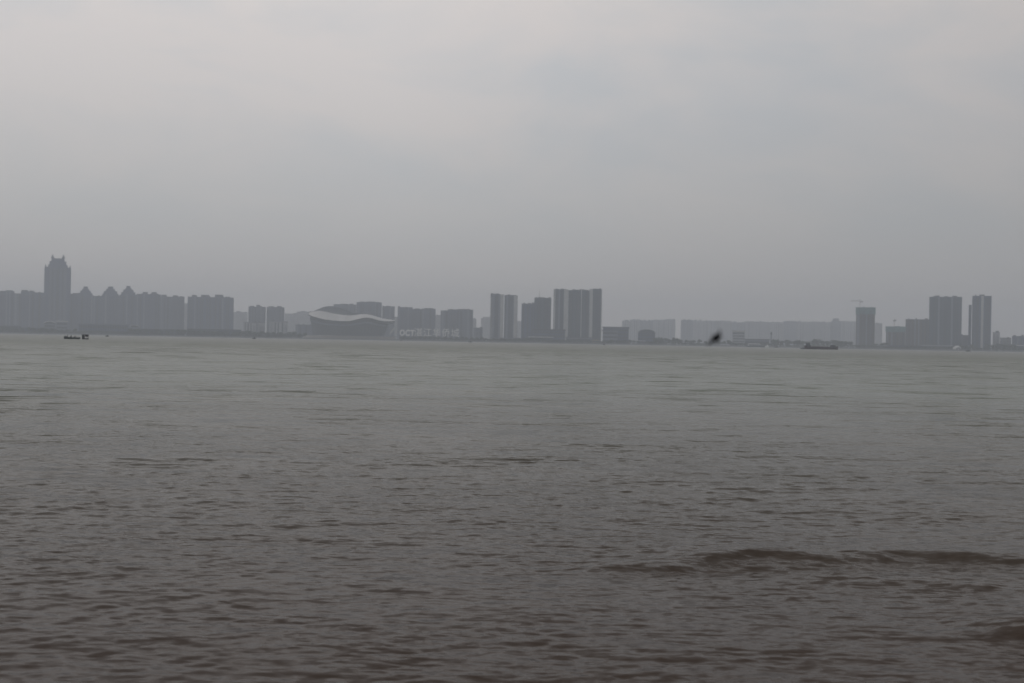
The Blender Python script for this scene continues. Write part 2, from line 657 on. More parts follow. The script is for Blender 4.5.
def tower(label, x0, x1, top, d, m='grey', dep=None, seed=0, stripes=None, knobs=(), parapet=True, group=None, cat='tower block', name='tower_block', tiers=None, detail=True):
    d += STAG[int(x0) % 3]
    X, W, H = frame_of(x0, x1, top, d)
    rz = -math.atan2(X, d)
    W *= math.cos(rz)
    W += GROW * d / F
    dep = dep or max(12, min(W * 0.7, 26))
    e_ = empty(name, (X, d, GZ), rz, label, cat, group)
    rs = random.Random(seed * 7 + int(x0 * 3))
    hw = W / 2
    MB().box(-hw, hw, 0, dep, 0, H).build('wall', m, e_)
    ppm = F / d
    if parapet:
        b = MB()
        t_, hh = 0.5, 1.3
        b.box(-hw - .25, hw + .25, -.25, -.25 + t_, H + .003, H + hh).box(-hw - .25, hw + .25, dep + .25 - t_, dep + .25, H + .003, H + hh)
        b.box(-hw - .25, -hw - .25 + t_, .27, dep - .27, H + .003, H + hh).box(hw + .25 - t_, hw + .25, .27, dep - .27, H + .003, H + hh)
        b.build('parapet', 'trim', e_)
    for kx, ky, kw in knobs:         # roof houses: centre column, top row, width px
        kX = (kx - (x0 + x1) / 2) / ppm
        base = top
        kh = max(2.5, (base - ky) / ppm)
        r_ = MB()
        r_.box(kX - kw / ppm / 2, kX + kw / ppm / 2, dep * .25, dep * .75, H + .004, H + kh)
        ro = r_.build('roof_house', 'trim', e_)
    if tiers:                        # stepped crown: (half width px, rise px) from the roof up
        z = H + .005
        for hwp, rise in tiers:
            a = hwp / ppm
            dd = min(dep / 2 - 1, a)
            MB().box(-a, a, dep / 2 - dd, dep / 2 + dd, z, z + rise / ppm).build('crown_tier', m, e_)
            z += rise / ppm + .003
    for i in range(max(1, int(W / 14))):      # small plant rooms and tanks on the roof
        cx_ = rs.uniform(-hw * .85, hw * .85)
        w2, h2 = rs.uniform(1.2, 3.2), rs.uniform(1.8, 4.2)
        if not tiers and abs(cx_) + w2 < hw:
            yy_ = rs.uniform(1.2, dep * .22)
            MB().box(cx_ - w2, cx_ + w2, yy_, yy_ + 3, H + .005, H + h2).build('roof_plant', rs.choice(('trim', 'midwall', 'dark')), e_)
    if not detail:
        return e_
    if stripes is None:              # columns of balconies and glass across the face
        stripes = []
        n = max(2, int(W / 7.5))
        for i in range(n):
            c = (i + .5) / n + rs.uniform(-.02, .02)
            wd = rs.uniform(.3, .55) / n
            stripes.append((c - wd / 2, c + wd / 2, rs.choice(('balcony', 'glass', 'balcony', 'pier', 'glass'))))
    for a, b_, kind in stripes:
        xa, xb = -hw + a * W, -hw + b_ * W
        q = MB()
        if kind == 'balcony':
            nf = int((H - 3) / 3.0)
            for f in range(1, nf):
                z = f * 3.0
                q.box(xa, xb, -1.5, -.004, z, z + .22)
                q.box(xa, xb, -1.5, -1.38, z + .223, z + 1.15)
            q.box(xa - .16, xa - .003, -1.55, -.004, 3, 3.0 * nf - 1.6).box(xb + .003, xb + .16, -1.55, -.004, 3, 3.0 * nf - 1.6)
            q.build('balcony_stack', 'trim', e_)
        elif kind == 'lightbalcony':
            nf = int((H - 3) / 3.0)
            for f in range(1, nf):
                z = f * 3.0
                q.box(xa, xb, -1.5, -.004, z, z + .3)
                q.box(xa, xb, -1.5, -1.35, z + .303, z + 1.3)
            q.box(xa - .16, xa - .003, -1.55, -.004, 3, 3.0 * nf - 1.6).box(xb + .003, xb + .16, -1.55, -.004, 3, 3.0 * nf - 1.6)
            q.build('balcony_stack', 'lightwall', e_)
        elif kind == 'glass':
            q.box(xa, xb, -.12, -.004, 2, H - 2)
            for f in range(1, int(H / 3)):
                q.box(xa, xb, -.22, -.122, f * 3.0, f * 3.0 + .5, 1)
            q.build('window_column', ['glass', 'trim'], e_)
        elif kind == 'pier':
            q.box(xa, xb, -.7, -.004, 0, H + 1.0)
            q.build('pier', 'midwall', e_)
        elif kind == 'light':
            q.box(xa, xb, -.9, -.004, 0, H + 1.2)
            q.build('pier', 'lightwall', e_)
    return e_

D1 = 3250
GROW = 1.1          # neighbouring slabs of one estate overlap a little in depth
STAG = (0, 7, 15)
# --- left group
G = 'slab blocks at the left end of the skyline'
tower('dark slab block cut by the left edge of the photo', -22, 13.6, 291, D1, 'slate', seed=1, knobs=((8, 289.6, 7), (-8, 289.6, 6)), group=G)
tower('narrow slab block with the lowest roof, second from the left edge', 14.2, 20.8, 293.6, D1 + 12, 'grey', seed=2, group=G)
tower('slab block with the raised roof left of the tallest tower', 21.2, 34, 291.6, D1, 'slate', seed=3, knobs=((24.5, 289.8, 6), (31, 290.2, 4)), group=G)
tower('slab block touching the left side of the tallest tower', 34.3, 44.2, 292.8, D1 + 6, 'slate', seed=4, group=G)

def tallest():
    d = D1 - 25
    x0, x1 = 44.8, 69.8
    X, W, H = frame_of(x0, x1, 267.0, d)
    rz = -math.atan2(X, d)
    e_ = empty('skyscraper', (X, d, GZ), rz, 'tallest tower of the skyline, with a twin-pinnacled crown', 'skyscraper')
    ppm = F / d
    hw = W / 2
    dep = 40
    MB().box(-hw + 4, hw - 4, 0, dep, 0, H).build('wall', 'slate', e_)
    for s in (-1, 1):
        MB().box(s * hw - (4 if s > 0 else 0), s * hw + (0 if s > 0 else 4), 2.5, dep - 2.5, 0, H - 1).build('corner_bay', 'slate', e_)
        MB().box(s * (hw - 2.6) - 1.6, s * (hw - 2.6) + 1.6, 5, 9, H - .99, H + 3).taper(s * (hw - 2.6) - 1.6, s * (hw - 2.6) + 1.6, 5, 9, H + 3.003, H + 8, .1).build('pinnacle', 'trim', e_)
    k = lambda p: p / ppm
    MB().box(-k(9.2), k(9.2), 4, dep - 4, H + .004, H + k(2.5)).build('crown_tier', 'slate', e_)
    MB().box(-k(7.9), k(7.9), 5, dep - 5, H + k(2.5) + .004, H + k(6)).build('crown_tier', 'slate', e_)
    MB().box(-k(6.2), k(6.2), 7, dep - 7, H + k(6) + .004, H + k(9)).build('crown_tier', 'slate', e_)
    for s in (-1, 1):
        cx = s * k(5)
        b = MB()
        b.box(cx - k(1.5), cx + k(1.5), 9, 15, H + k(9) + .004, H + k(10.4))
        b.taper(cx - k(1.1), cx + k(1.1), 10, 14, H + k(10.4) + .004, H + k(13.2), .12)
        b.build('pinnacle', 'trim', e_)
    for a, b_, kind in ((.18, .26, 'trim'), (.36, .41, 'trim'), (.59, .64, 'trim'), (.74, .82, 'trim')):
        MB().box(-hw + a * W, -hw + b_ * W, -.8, -.004, 0, H + 1).build('pier', kind, e_)
    for a, b_ in ((.28, .34), (.44, .56), (.66, .72)):
        q = MB()
        q.box(-hw + a * W, -hw + b_ * W, -.12, -.004, 6, H - 4)
        for f in range(2, int(H / 3.2)):
            q.box(-hw + a * W, -hw + b_ * W, -.25, -.122, f * 3.2, f * 3.2 + .6, 1)
        q.build('window_column', ['glass', 'trim'], e_)
tallest()

tower('slab block touching the right side of the tallest tower', 70.4, 78.5, 294, D1 + 10, 'slate', seed=5, knobs=((75, 292.8, 5),))
GP = 'towers with stepped pyramid crowns'
TI = ((6.6, 2.2), (5.0, 2.4), (3.4, 1.8), (2.1, 2.4))
tower('first tower with a stepped pyramid crown, nearest the tallest tower', 77.5, 92.8, 295, D1 - 8, 'slate', dep=34, seed=6, tiers=TI, parapet=False, group=GP)
tower('lower flat-roofed block between the first and second stepped crowns', 93, 101.6, 296.2, D1 + 14, 'slate', seed=7)
tower('middle one of the three towers with stepped pyramid crowns', 101.8, 118.4, 295, D1 - 8, 'slate', dep=34, seed=8, tiers=((7.6, 1.6), (6.4, 2.6), (4.2, 2.2), (2.5, 2.4)), parapet=False, group=GP)
tower('third tower with a stepped pyramid crown, beside the long slab blocks', 119.6, 136.2, 294.6, D1 - 8, 'slate', dep=34, seed=9, tiers=((6.8, 2.6), (4.9, 2.6), (3.0, 1.4), (2.0, 2.4)), parapet=False, group=GP)
tower('slab block with two roof knobs right of the third stepped crown', 136.6, 160, 294.4, D1 + 5, 'slate', seed=10, knobs=((145, 291.8, 5), (153.5, 291.6, 5)))
tower('slab block with two roof knobs just left of the narrow sky gap', 160.5, 183.6, 297, D1 + 5, 'grey', seed=11, knobs=((164, 294.6, 5), (175, 295, 5), (182, 296, 3)))
tower('low block seen through the narrow gap between two wide slabs', 182.5, 189.5, 303.5, D1 + 500, 'pale', seed=12, detail=False)
tower('wide slab block with many roof knobs, last of the dark left group', 188, 233, 297.4, D1 - 5, 'slate', seed=13, knobs=((194.5, 295.2, 5), (205, 294.8, 8), (218.5, 294.2, 8), (227, 296, 4)))

# --- between the left group and the stadium
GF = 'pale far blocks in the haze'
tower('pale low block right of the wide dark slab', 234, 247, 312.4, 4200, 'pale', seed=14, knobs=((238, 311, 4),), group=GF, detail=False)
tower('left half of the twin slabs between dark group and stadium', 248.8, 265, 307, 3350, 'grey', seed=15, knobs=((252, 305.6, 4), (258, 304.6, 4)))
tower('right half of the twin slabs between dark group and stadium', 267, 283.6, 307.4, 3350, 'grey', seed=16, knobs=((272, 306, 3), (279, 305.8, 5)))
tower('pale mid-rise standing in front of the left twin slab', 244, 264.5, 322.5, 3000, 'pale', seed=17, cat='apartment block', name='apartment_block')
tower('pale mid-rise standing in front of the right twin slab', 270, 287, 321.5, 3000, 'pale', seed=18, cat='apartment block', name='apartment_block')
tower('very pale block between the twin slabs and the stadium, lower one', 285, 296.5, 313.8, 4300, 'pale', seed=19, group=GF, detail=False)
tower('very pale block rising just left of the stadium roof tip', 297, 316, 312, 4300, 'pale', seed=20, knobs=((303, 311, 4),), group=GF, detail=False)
tower('small grey block at the left foot of the stadium', 296, 317, 325, 3000, 'grey', seed=21, cat='apartment block', name='apartment_block')

# --- blocks seen over the stadium
tower('grey slab rising behind the white crest of the stadium roof', 334, 355.5, 304.6, 3400, 'grey', seed=22, knobs=((344, 303.6, 8), (351, 303.2, 4)))
tower('highest of the slabs rising behind the stadium roof', 356.8, 381, 302.6, 3300, 'grey', seed=23, knobs=((362, 301.4, 5), (371, 301.2, 8), (377, 301.6, 5)))
tower('lower slab behind the right wing of the stadium roof', 382.6, 394, 306.6, 3300, 'grey', seed=24, knobs=((388, 305.6, 5),))

# --- right of stadium
tower('low pale block in the slot between the stadium and the flat-topped slab', 391, 399, 317, 3500, 'pale', seed=44, detail=False)
tower('flat-topped slab right of the stadium, behind the white letters OCT', 398, 412, 307.4, 3150, 'grey', seed=25)
tower('middle slab of three behind the shore lettering', 412.6, 421.6, 309.4, 3200, 'grey', seed=26, knobs=((417, 308.2, 5),))
tower('right slab of three behind the shore lettering', 422, 434.8, 309, 3150, 'grey', seed=27, knobs=((426, 307.8, 4), (431, 307.8, 4)))
tower('low pale block filling the gap behind the end of the lettering', 434.5, 442, 315.4, 3600, 'pale', seed=28, detail=False)
tower('left and narrowest of three joined slabs before the sky gap', 441, 447.8, 310.8, 3100, 'grey', seed=29)
tower('middle one of three joined slabs before the sky gap', 448, 456.4, 309.6, 3110, 'grey', seed=30)
tower('right and widest of three joined slabs before the sky gap', 456.8, 472.4, 309.8, 3100, 'grey', seed=31, knobs=((461, 308.8, 5), (467, 308.8, 5)))
tower('pale slab half hidden behind the widest joined slab', 470, 475.6, 319, 3700, 'pale', seed=32, detail=False)
tower('low grey block in the sky gap left of the striped twin towers', 474, 482, 328, 3000, 'grey', seed=33, cat='apartment block', name='apartment_block')
tower('very pale rounded block just left of the striped twin towers', 481.4, 492, 318, 4200, 'pale', seed=34, tiers=((4.0, 1.4),), group=GF, detail=False, parapet=False)

# --- centre towers
GROW = 0.2
STAG = (0, 0, 0)
GS = 'striped high-rises in the middle of the skyline'
tower('striped twin tower on the left, with two roof knobs', 490.4, 503.4, 294.6, 2760, 'grey', dep=24, seed=35, knobs=((492, 293.6, 2), (497, 293.2, 4)),
      stripes=((.0, .12, 'lightbalcony'), (.14, .28, 'pier'), (.32, .60, 'glass'), (.62, .72, 'pier'), (.74, .99, 'light')), group=GS)
tower('striped twin tower on the right, slightly lower', 504.2, 517.2, 295.8, 2760, 'grey', dep=24, seed=36, knobs=((506.5, 295, 2.4), (512, 295, 5)),
      stripes=((.02, .12, 'glass'), (.16, .26, 'pier'), (.30, .66, 'glass'), (.72, .98, 'light')), group=GS)
tower('pale block glimpsed right behind the striped twin towers', 515, 521, 321.5, 4200, 'pale', seed=37, detail=False)
tower('dark stepped tower, shorter one, left of the antenna tower', 521.4, 534, 304, 2750, 'slate', dep=22, seed=38, knobs=((524, 302.6, 2), (529, 302.6, 3)), group=GS)
an = tower('dark tower with a thin antenna mast on its roof', 534.2, 550.8, 298.2, 2745, 'teal', dep=24, seed=39, knobs=((536, 297, 2), (542, 297, 5), (549, 297, 2)),
           stripes=((.05, .16, 'balcony'), (.22, .36, 'glass'), (.42, .56, 'balcony'), (.62, .76, 'glass'), (.82, .95, 'balcony')), group=GS)
an_h = frame_of(534.2, 550.8, 298.2, 2745)[2]
MB().tube((-8, 12, an_h + 1), (-8, 12, an_h + 17), .5, .22).tube((-8, 12, an_h + 17), (-8, 12, an_h + 21), .2, .1).build('antenna', 'steel', an)
tower('left tower of the tall trio, dark with a light right edge', 553.4, 567.8, 289.6, 2720, 'teal', dep=26, seed=40, knobs=((556, 288.8, 3), (563, 288.8, 5)),
      stripes=((.03, .12, 'light'), (.16, .30, 'glass'), (.34, .44, 'pier'), (.48, .66, 'glass'), (.70, .99, 'light')), group=GS)
tower('middle tower of the tall trio, wide and bluish with a set back roof', 568.2, 589, 290.6, 2730, 'teal', dep=24, seed=41, knobs=((576, 289.4, 5), (585, 289.4, 5)),
      stripes=((.04, .18, 'glass'), (.24, .34, 'balcony'), (.40, .54, 'glass'), (.60, .64, 'light'), (.70, .80, 'balcony'), (.86, .97, 'glass')), group=GS)
tower('right tower of the tall trio, darkest face between two light edges', 589.4, 601.6, 289.4, 2720, 'teal', dep=26, seed=42, knobs=((595, 288.6, 5),),
      stripes=((.02, .26, 'light'), (.32, .56, 'glass'), (.60, .86, 'glass'), (.93, .99, 'light')), group=GS)

# --- low buildings along the front
def low_building(label, x0, x1, top, d, m='grey', roof='trim', cat='low building', name='low_building', floors=3, columns=0, overhang=1.5, dep=18, glass=True, curved=False, group=None):
    X, W, H = frame_of(x0, x1, top, d)
    rz = -math.atan2(X, d)
    e_ = empty(name, (X, d, GZ), rz, label, cat, group)
    hw = W / 2
    rt = max(.5, H * .1)
    MB().box(-hw, hw, 0, dep, 0, H - rt).build('wall', m, e_)
    if curved:
        b = MB()
        rings = []
        for i in range(15):
            a = math.pi * i / 14
            x = -math.cos(a) * (hw + overhang)
            z = H - rt + math.sin(a) * curved
            rings.append([(x, -overhang, z - .3), (x, dep + overhang, z - .3), (x, dep + overhang, z + .5), (x, -overhang, z + .5)])
        b.loft(rings).build('roof', roof, e_)
        MB().loft([[(-math.cos(math.pi * i / 14) * hw, y, H - rt + math.sin(math.pi * i / 14) * curved - .4) for i in range(15)] for y in (0, .4)]).build('gable', 'glass', e_)
    else:
        MB().box(-hw - overhang, hw + overhang, -overhang, dep + overhang, H - rt + .004, H).build('roof', roof, e_)
    if glass:
        for f in range(floors):
            z0 = (H - rt) * (f + .25) / floors
            z1 = (H - rt) * (f + .72) / floors
            q = MB()
            q.box(-hw + 1, hw - 1, -.10, -.004, z0, z1)
            n = max(2, int(W / 4))
            for i in range(n + 1):
                xx = -hw + 1 + (W - 2) * i / n
                q.box(xx - .12, xx + .12, -.2, -.102, z0, z1, 1)
            q.build('window_band', ['glass', 'trim'], e_)
    for i in range(columns):
        xx = -hw - overhang + 1 + (W + 2 * overhang - 2) * i / max(1, columns - 1)
        MB().tube((xx, -overhang + .6, 0), (xx, -overhang + .6, H - rt), .45, n=8).build('column', 'midwall', e_)
    return e_

low_building('long grey terrace with a light roof at the left edge, near the water', -6, 20, 325, 2640, 'grey', 'midwall', floors=3)
low_building('small dark block in front of the raised-roof slab', 22, 42, 327.5, 2645, 'slate', 'trim', floors=2)
low_building('pale roofed pavilion at the foot of the tallest tower, left', 44.5, 55, 322.5, 2640, 'midwall', 'white2', 'pavilion', 'pavilion', floors=2, curved=5)
low_building('pale flat canopy building at the foot of the tallest tower, right', 56.5, 67, 320.5, 2650, 'midwall', 'lightwall', 'pavilion', 'pavilion', floors=3)
low_building('long colonnade with white posts on the shore below the stepped crowns', 80, 127, 323.5, 2630, 'slate', 'midwall', 'colonnade', 'colonnade', floors=2, columns=22, overhang=3)
low_building('small pale gabled pavilion below the third stepped crown', 130.5, 138.5, 326, 2625, 'midwall', 'lightwall', 'pavilion', 'pavilion', floors=1, curved=4)
low_building('dark low terrace under the two-knob slabs', 139, 184, 329, 2640, 'slate', 'dark', floors=2)
low_building('dark low terrace under the wide many-knob slab', 188, 240, 329, 2640, 'slate', 'dark', floors=2)
low_building('low grey hall on the shore under the twin slabs', 246, 292, 333, 2640, 'grey', 'trim', floors=1)
low_building('dark blocky podium before the antenna tower', 533, 565, 329, 2660, 'slate', 'dark', floors=3)
low_building('flat building with a long white canopy before the antenna tower', 529.5, 552, 336.6, 2620, 'dark', 'white2', floors=1, columns=9, overhang=3)
low_building('low lobby block under the striped twin towers', 492, 520, 337.5, 2630, 'midwall', 'trim', floors=1, columns=8)
low_building('small ochre kiosk at the foot of the tall trio', 592.5, 599.5, 339.6, 2605, 'yellow', 'yellow', 'kiosk', 'kiosk', floors=1, overhang=.6, dep=8)
low_building('low grey podium under the tall trio', 566, 592, 337, 2650, 'midwall', 'dark', floors=1)
low_building('grey office with light floor bands right of the tall trio', 602.5, 617.5, 329.5, 2680, 'midwall', 'trim', 'office building', 'office_building', floors=3)
low_building('dark office wing behind the banded office', 603, 628.5, 326.6, 2720, 'slate', 'trim', 'office building', 'office_building', floors=4)
low_building('round-roofed hall standing alone right of the offices', 638, 655, 332.2, 2660, 'slate', 'dark', 'hall', 'domed_hall', floors=3, curved=8.5)
low_building('small pale-roofed kiosk in front of the round-roofed hall', 637, 645, 340.4, 2605, 'midwall', 'white2', 'kiosk', 'kiosk', floors=1, overhang=.8, dep=8)
low_building('pale bluish cube block right of the flying bird', 732.5, 744.5, 330.4, 2900, 'pale', 'lightwall', 'office building', 'office_building', floors=5)
low_building('long pale warehouse on the quay right of the pale cube block', 745, 769, 338.8, 2700, 'midwall', 'dark', 'warehouse', 'warehouse', floors=1)
low_building('small white shed on the quay before the long warehouse', 748, 760, 343.2, 2600, 'white2', 'lightwall', 'shed', 'shed', floors=1, overhang=.5, dep=8)

# --- far slabs, haze fading partly put into their light base colour
GROW = 1.0
STAG = (0, 40, 90)
GH = 'long row of pale far slab blocks'
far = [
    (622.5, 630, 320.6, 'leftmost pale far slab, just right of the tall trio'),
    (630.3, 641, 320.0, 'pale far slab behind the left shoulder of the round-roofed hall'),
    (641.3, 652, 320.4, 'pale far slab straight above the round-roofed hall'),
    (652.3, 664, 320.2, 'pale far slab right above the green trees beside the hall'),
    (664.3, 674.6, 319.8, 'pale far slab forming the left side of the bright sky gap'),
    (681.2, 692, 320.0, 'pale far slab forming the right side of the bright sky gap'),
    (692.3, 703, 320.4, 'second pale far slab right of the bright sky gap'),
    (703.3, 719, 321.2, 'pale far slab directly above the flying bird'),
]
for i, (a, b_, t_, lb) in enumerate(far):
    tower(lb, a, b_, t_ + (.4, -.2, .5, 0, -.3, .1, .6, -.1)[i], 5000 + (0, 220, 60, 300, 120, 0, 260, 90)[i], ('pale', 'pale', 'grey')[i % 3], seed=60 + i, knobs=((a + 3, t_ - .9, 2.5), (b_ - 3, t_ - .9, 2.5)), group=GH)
far2 = [
    (719.5, 731, 321.0, 'hazy slab right of the bird, with a level roof'),
    (731.5, 744, 321.8, 'hazy slab rising behind the pale cube block'),
    (744.5, 757, 322.0, 'hazy slab behind the long pale warehouse'),
    (757.5, 769, 321.6, 'hazy slab left of the thin quay mast'),
    (769.5, 783, 322.4, 'hazy slab directly behind the thin quay mast'),
    (783.5, 796, 321.8, 'hazy slab above the trees left of the barge'),
    (796.5, 809, 321.4, 'hazy slab above the bow of the barge'),
    (809.5, 820, 322.0, 'hazy slab above the middle of the barge'),
    (820.5, 831, 322.0, 'hazy slab above the stern of the barge'),
    (831.5, 840, 321.0, 'hazy slab with the highest roof bump, left of the netted tower'),
    (840.5, 857, 321.8, 'hazy slab touching the left side of the netted tower with a crane'),
]
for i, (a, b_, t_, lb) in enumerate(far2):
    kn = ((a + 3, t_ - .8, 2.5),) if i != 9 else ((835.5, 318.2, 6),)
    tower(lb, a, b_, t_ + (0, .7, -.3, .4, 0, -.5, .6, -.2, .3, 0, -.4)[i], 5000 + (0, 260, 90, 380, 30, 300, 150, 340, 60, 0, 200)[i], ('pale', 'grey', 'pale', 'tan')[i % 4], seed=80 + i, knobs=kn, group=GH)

# --- right group
GROW = 0.2
STAG = (0, 0, 0)
def crane(label, x, y_top, d, jib_px, jib_dir, base_top, z_above=6, box=False):
    p = at(x, base_row(x), d)
    top = at(x, y_top, d).z
    e_ = empty('tower_crane', (at(x, y_top, d).x, d - 3, GZ), -math.atan2(p.x, d), label, 'crane')
    h = top - GZ
    ppm = F / d
    q = MB()
    s = .8
    for sx in (-s, s):
        for sy in (-s, s):
            q.tube((sx, sy, 0), (sx, sy, h), .2, n=4)
    n = int(h / 5)
    for i in range(n):
        z = i * 5
        q.tube((-s, -s, z), (s, -s, z + 5), .12, n=4).tube((s, s, z), (-s, s, z + 5), .12, n=4)
    q.build('mast', 'steel', e_)
    a = MB()
    jl = jib_px / ppm
    z = h - z_above
    a.tube((-jib_dir * jl * .25, 0, z), (jib_dir * jl, 0, z), .35, n=4).tube((0, 0, z + 1.3), (jib_dir * jl, 0, z + .4), .25, n=4)
    for i in range(10):
        x_ = jib_dir * jl * i / 10
        a.tube((x_, 0, z), (x_ + jib_dir * jl / 20, 0, z + 1.2 - i * .07), .12, n=4)
    a.build('jib', 'steel', e_)
    MB().tube((0, 0, h), (0, 0, h + 2.5), .4, .15, n=4).tube((0, 0, h + 2.2), (jib_dir * jl * .7, 0, z + 1), .1, n=4).tube((0, 0, h + 2.2), (-jib_dir * jl * .22, 0, z + .5), .1, n=4).build('cable_stay', 'steel', e_)
    MB().box(-jib_dir * jl * .25 - 1.2, -jib_dir * jl * .25 + 1.2, -1, 1, z - 2.4, z - .36).build('counterweight', 'dark', e_)
    MB().box(.9, 2.6, -1.3, .6, z - 2.6, z - .4).build('cab', 'trim', e_)
    return e_

t1 = tower('unfinished tower wrapped in teal netting at its top, beneath a crane', 856, 874.6, 308, 2780, 'raw', dep=24, seed=100, parapet=False,
           stripes=((.04, .2, 'pier'), (.3, .44, 'balcony'), (.52, .6, 'pier'), (.7, .84, 'balcony')), cat='unfinished tower', name='unfinished_tower')
X_, W_, H_ = frame_of(856, 874.6, 308, 2780)
MB().box(-W_ / 2 - .6, W_ / 2 + .6, -1.2, 25.0, H_ - 14, H_ + 2).build('safety_netting', 'net', t1)
crane('tower crane rising above the netted unfinished tower', 859.6, 300.0, 2776, 8.5, -1, 308, z_above=2.2)
tower('hazy pale block seen between the netted tower and the lower netted block', 874, 882, 323.5, 4000, 'pale', seed=101, detail=False)
t2 = tower('lower unfinished block with a netted top, under a short crane mast', 886, 905, 327, 2740, 'raw', dep=22, seed=102, parapet=False, cat='unfinished tower', name='unfinished_tower')
X_, W_, H_ = frame_of(886, 905, 327, 2740)
MB().box(-W_ / 2 - .5, W_ / 2 + .5, -1.2, 23.6, H_ - 11, H_ + 1.6).build('safety_netting', 'net', t2)
crane('short crane mast above the lower netted block', 894, 319.4, 2736, 2.2, 1, 327, z_above=1.5)
tower('dark flat-roofed block leaning against the twin-knob tower', 905.4, 928.6, 319.6, 2730, 'raw', dep=24, seed=103)
tower('widest dark tower on the right, with two roof knobs', 929, 961.4, 297.2, 2700, 'teal', dep=28, seed=104, knobs=((937.5, 295.2, 4), (953.5, 295.4, 4)),
      stripes=((.03, .10, 'balcony'), (.14, .22, 'glass'), (.27, .33, 'pier'), (.37, .45, 'balcony'), (.48, .52, 'glass'), (.55, .63, 'balcony'), (.67, .73, 'pier'), (.78, .86, 'glass'), (.90, .97, 'balcony')))
tower('low grey block between the two right-hand towers', 961, 970.5, 335.5, 2760, 'grey', seed=105, cat='apartment block', name='apartment_block')
t3 = tower('rightmost tall tower, dark with one light vertical stripe', 972, 991, 296.2, 2700, 'slate', dep=24, seed=106, knobs=((981.5, 294.2, 5),),
           stripes=((.04, .16, 'balcony'), (.22, .36, 'glass'), (.46, .60, 'light'), (.66, .94, 'glass')))
X_, W_, H_ = frame_of(972, 991, 296.2, 2700)
MB().box(-W_ / 2 - 6.0, -W_ / 2 - .004, 2, 20, 0, H_ - 19).build('side_wing', 'slate', t3)
tower('pale block with a boxy roof, right of the rightmost tall tower', 992.6, 999.6, 332.6, 2900, 'pale', seed=107, knobs=((997, 330.6, 3),), cat='apartment block', name='apartment_block')
tower('low brown block beside the trees at the right edge', 1000, 1011, 338, 2800, 'tan', seed=108, cat='apartment block', name='apartment_block')
tower('low dark slab cut by the right edge of the photo', 1012, 1040, 336.5, 2850, 'slate', seed=109, cat='apartment block', name='apartment_block')
low_building('long low terminal with a light band under the widest right tower', 922, 952, 345, 2620, 'midwall', 'lightwall', 'terminal', 'terminal_building', floors=1, overhang=1)
low_building('dark low shed under the lower netted block', 888, 921, 345.4, 2620, 'slate', 'dark', 'shed', 'shed', floors=1)
low_building('pale low shed between the two unfinished towers', 871, 886, 345.2, 2620, 'midwall', 'lightwall', 'shed', 'shed', floors=1)
low_building('small white-roofed shed at the right edge on the water', 1018, 1034, 345, 2620, 'grey', 'white2', 'shed', 'shed', floors=1)

def dome():
    X, W, H = frame_of(953, 961, 346.0, 2600)
    e_ = empty('dome_pavilion', (X, 2600, GZ - .2), 0, 'white shell dome on the shore between the two right towers', 'dome')
    b = MB()
    r = W / 2
    rings = []
    for j in range(9):
        a = math.pi / 2 * j / 8.5
        rings.append([(math.cos(t) * r * math.cos(a), math.sin(t) * r * math.cos(a), math.sin(a) * r * .95) for t in [2 * math.pi * i / 24 for i in range(24)]])
    b.loft(rings).build('shell', 'white', e_, smooth=True)
    q = MB()
    q.loft([[(math.cos(a) * r * .6, -r * .95 + dy, math.sin(a) * r * .55) for a in [math.pi * i / 10 for i in range(11)]] for dy in (0, .6)])
    q.build('entrance', 'dark', e_)
dome()

def quay_mast():
    p = at(771, base_row(771), 2640)
    h = at(771, 331.5, 2640).z - GZ
    e_ = empty('beacon_mast', (p.x, 2640, GZ), 0, 'thin dark mast with a blunt head standing on the quay', 'mast')
    MB().tube((0, 0, 0), (0, 0, h * .8), 1.6, 1.1, n=10).build('shaft', 'trim', e_)
    MB().tube((0, 0, h * .8), (0, 0, h * .95), 1.9, 1.9, n=10).tube((0, 0, h * .95), (0, 0, h), 1.0, .4, n=10).build('lantern_head', 'dark', e_)
quay_mast()

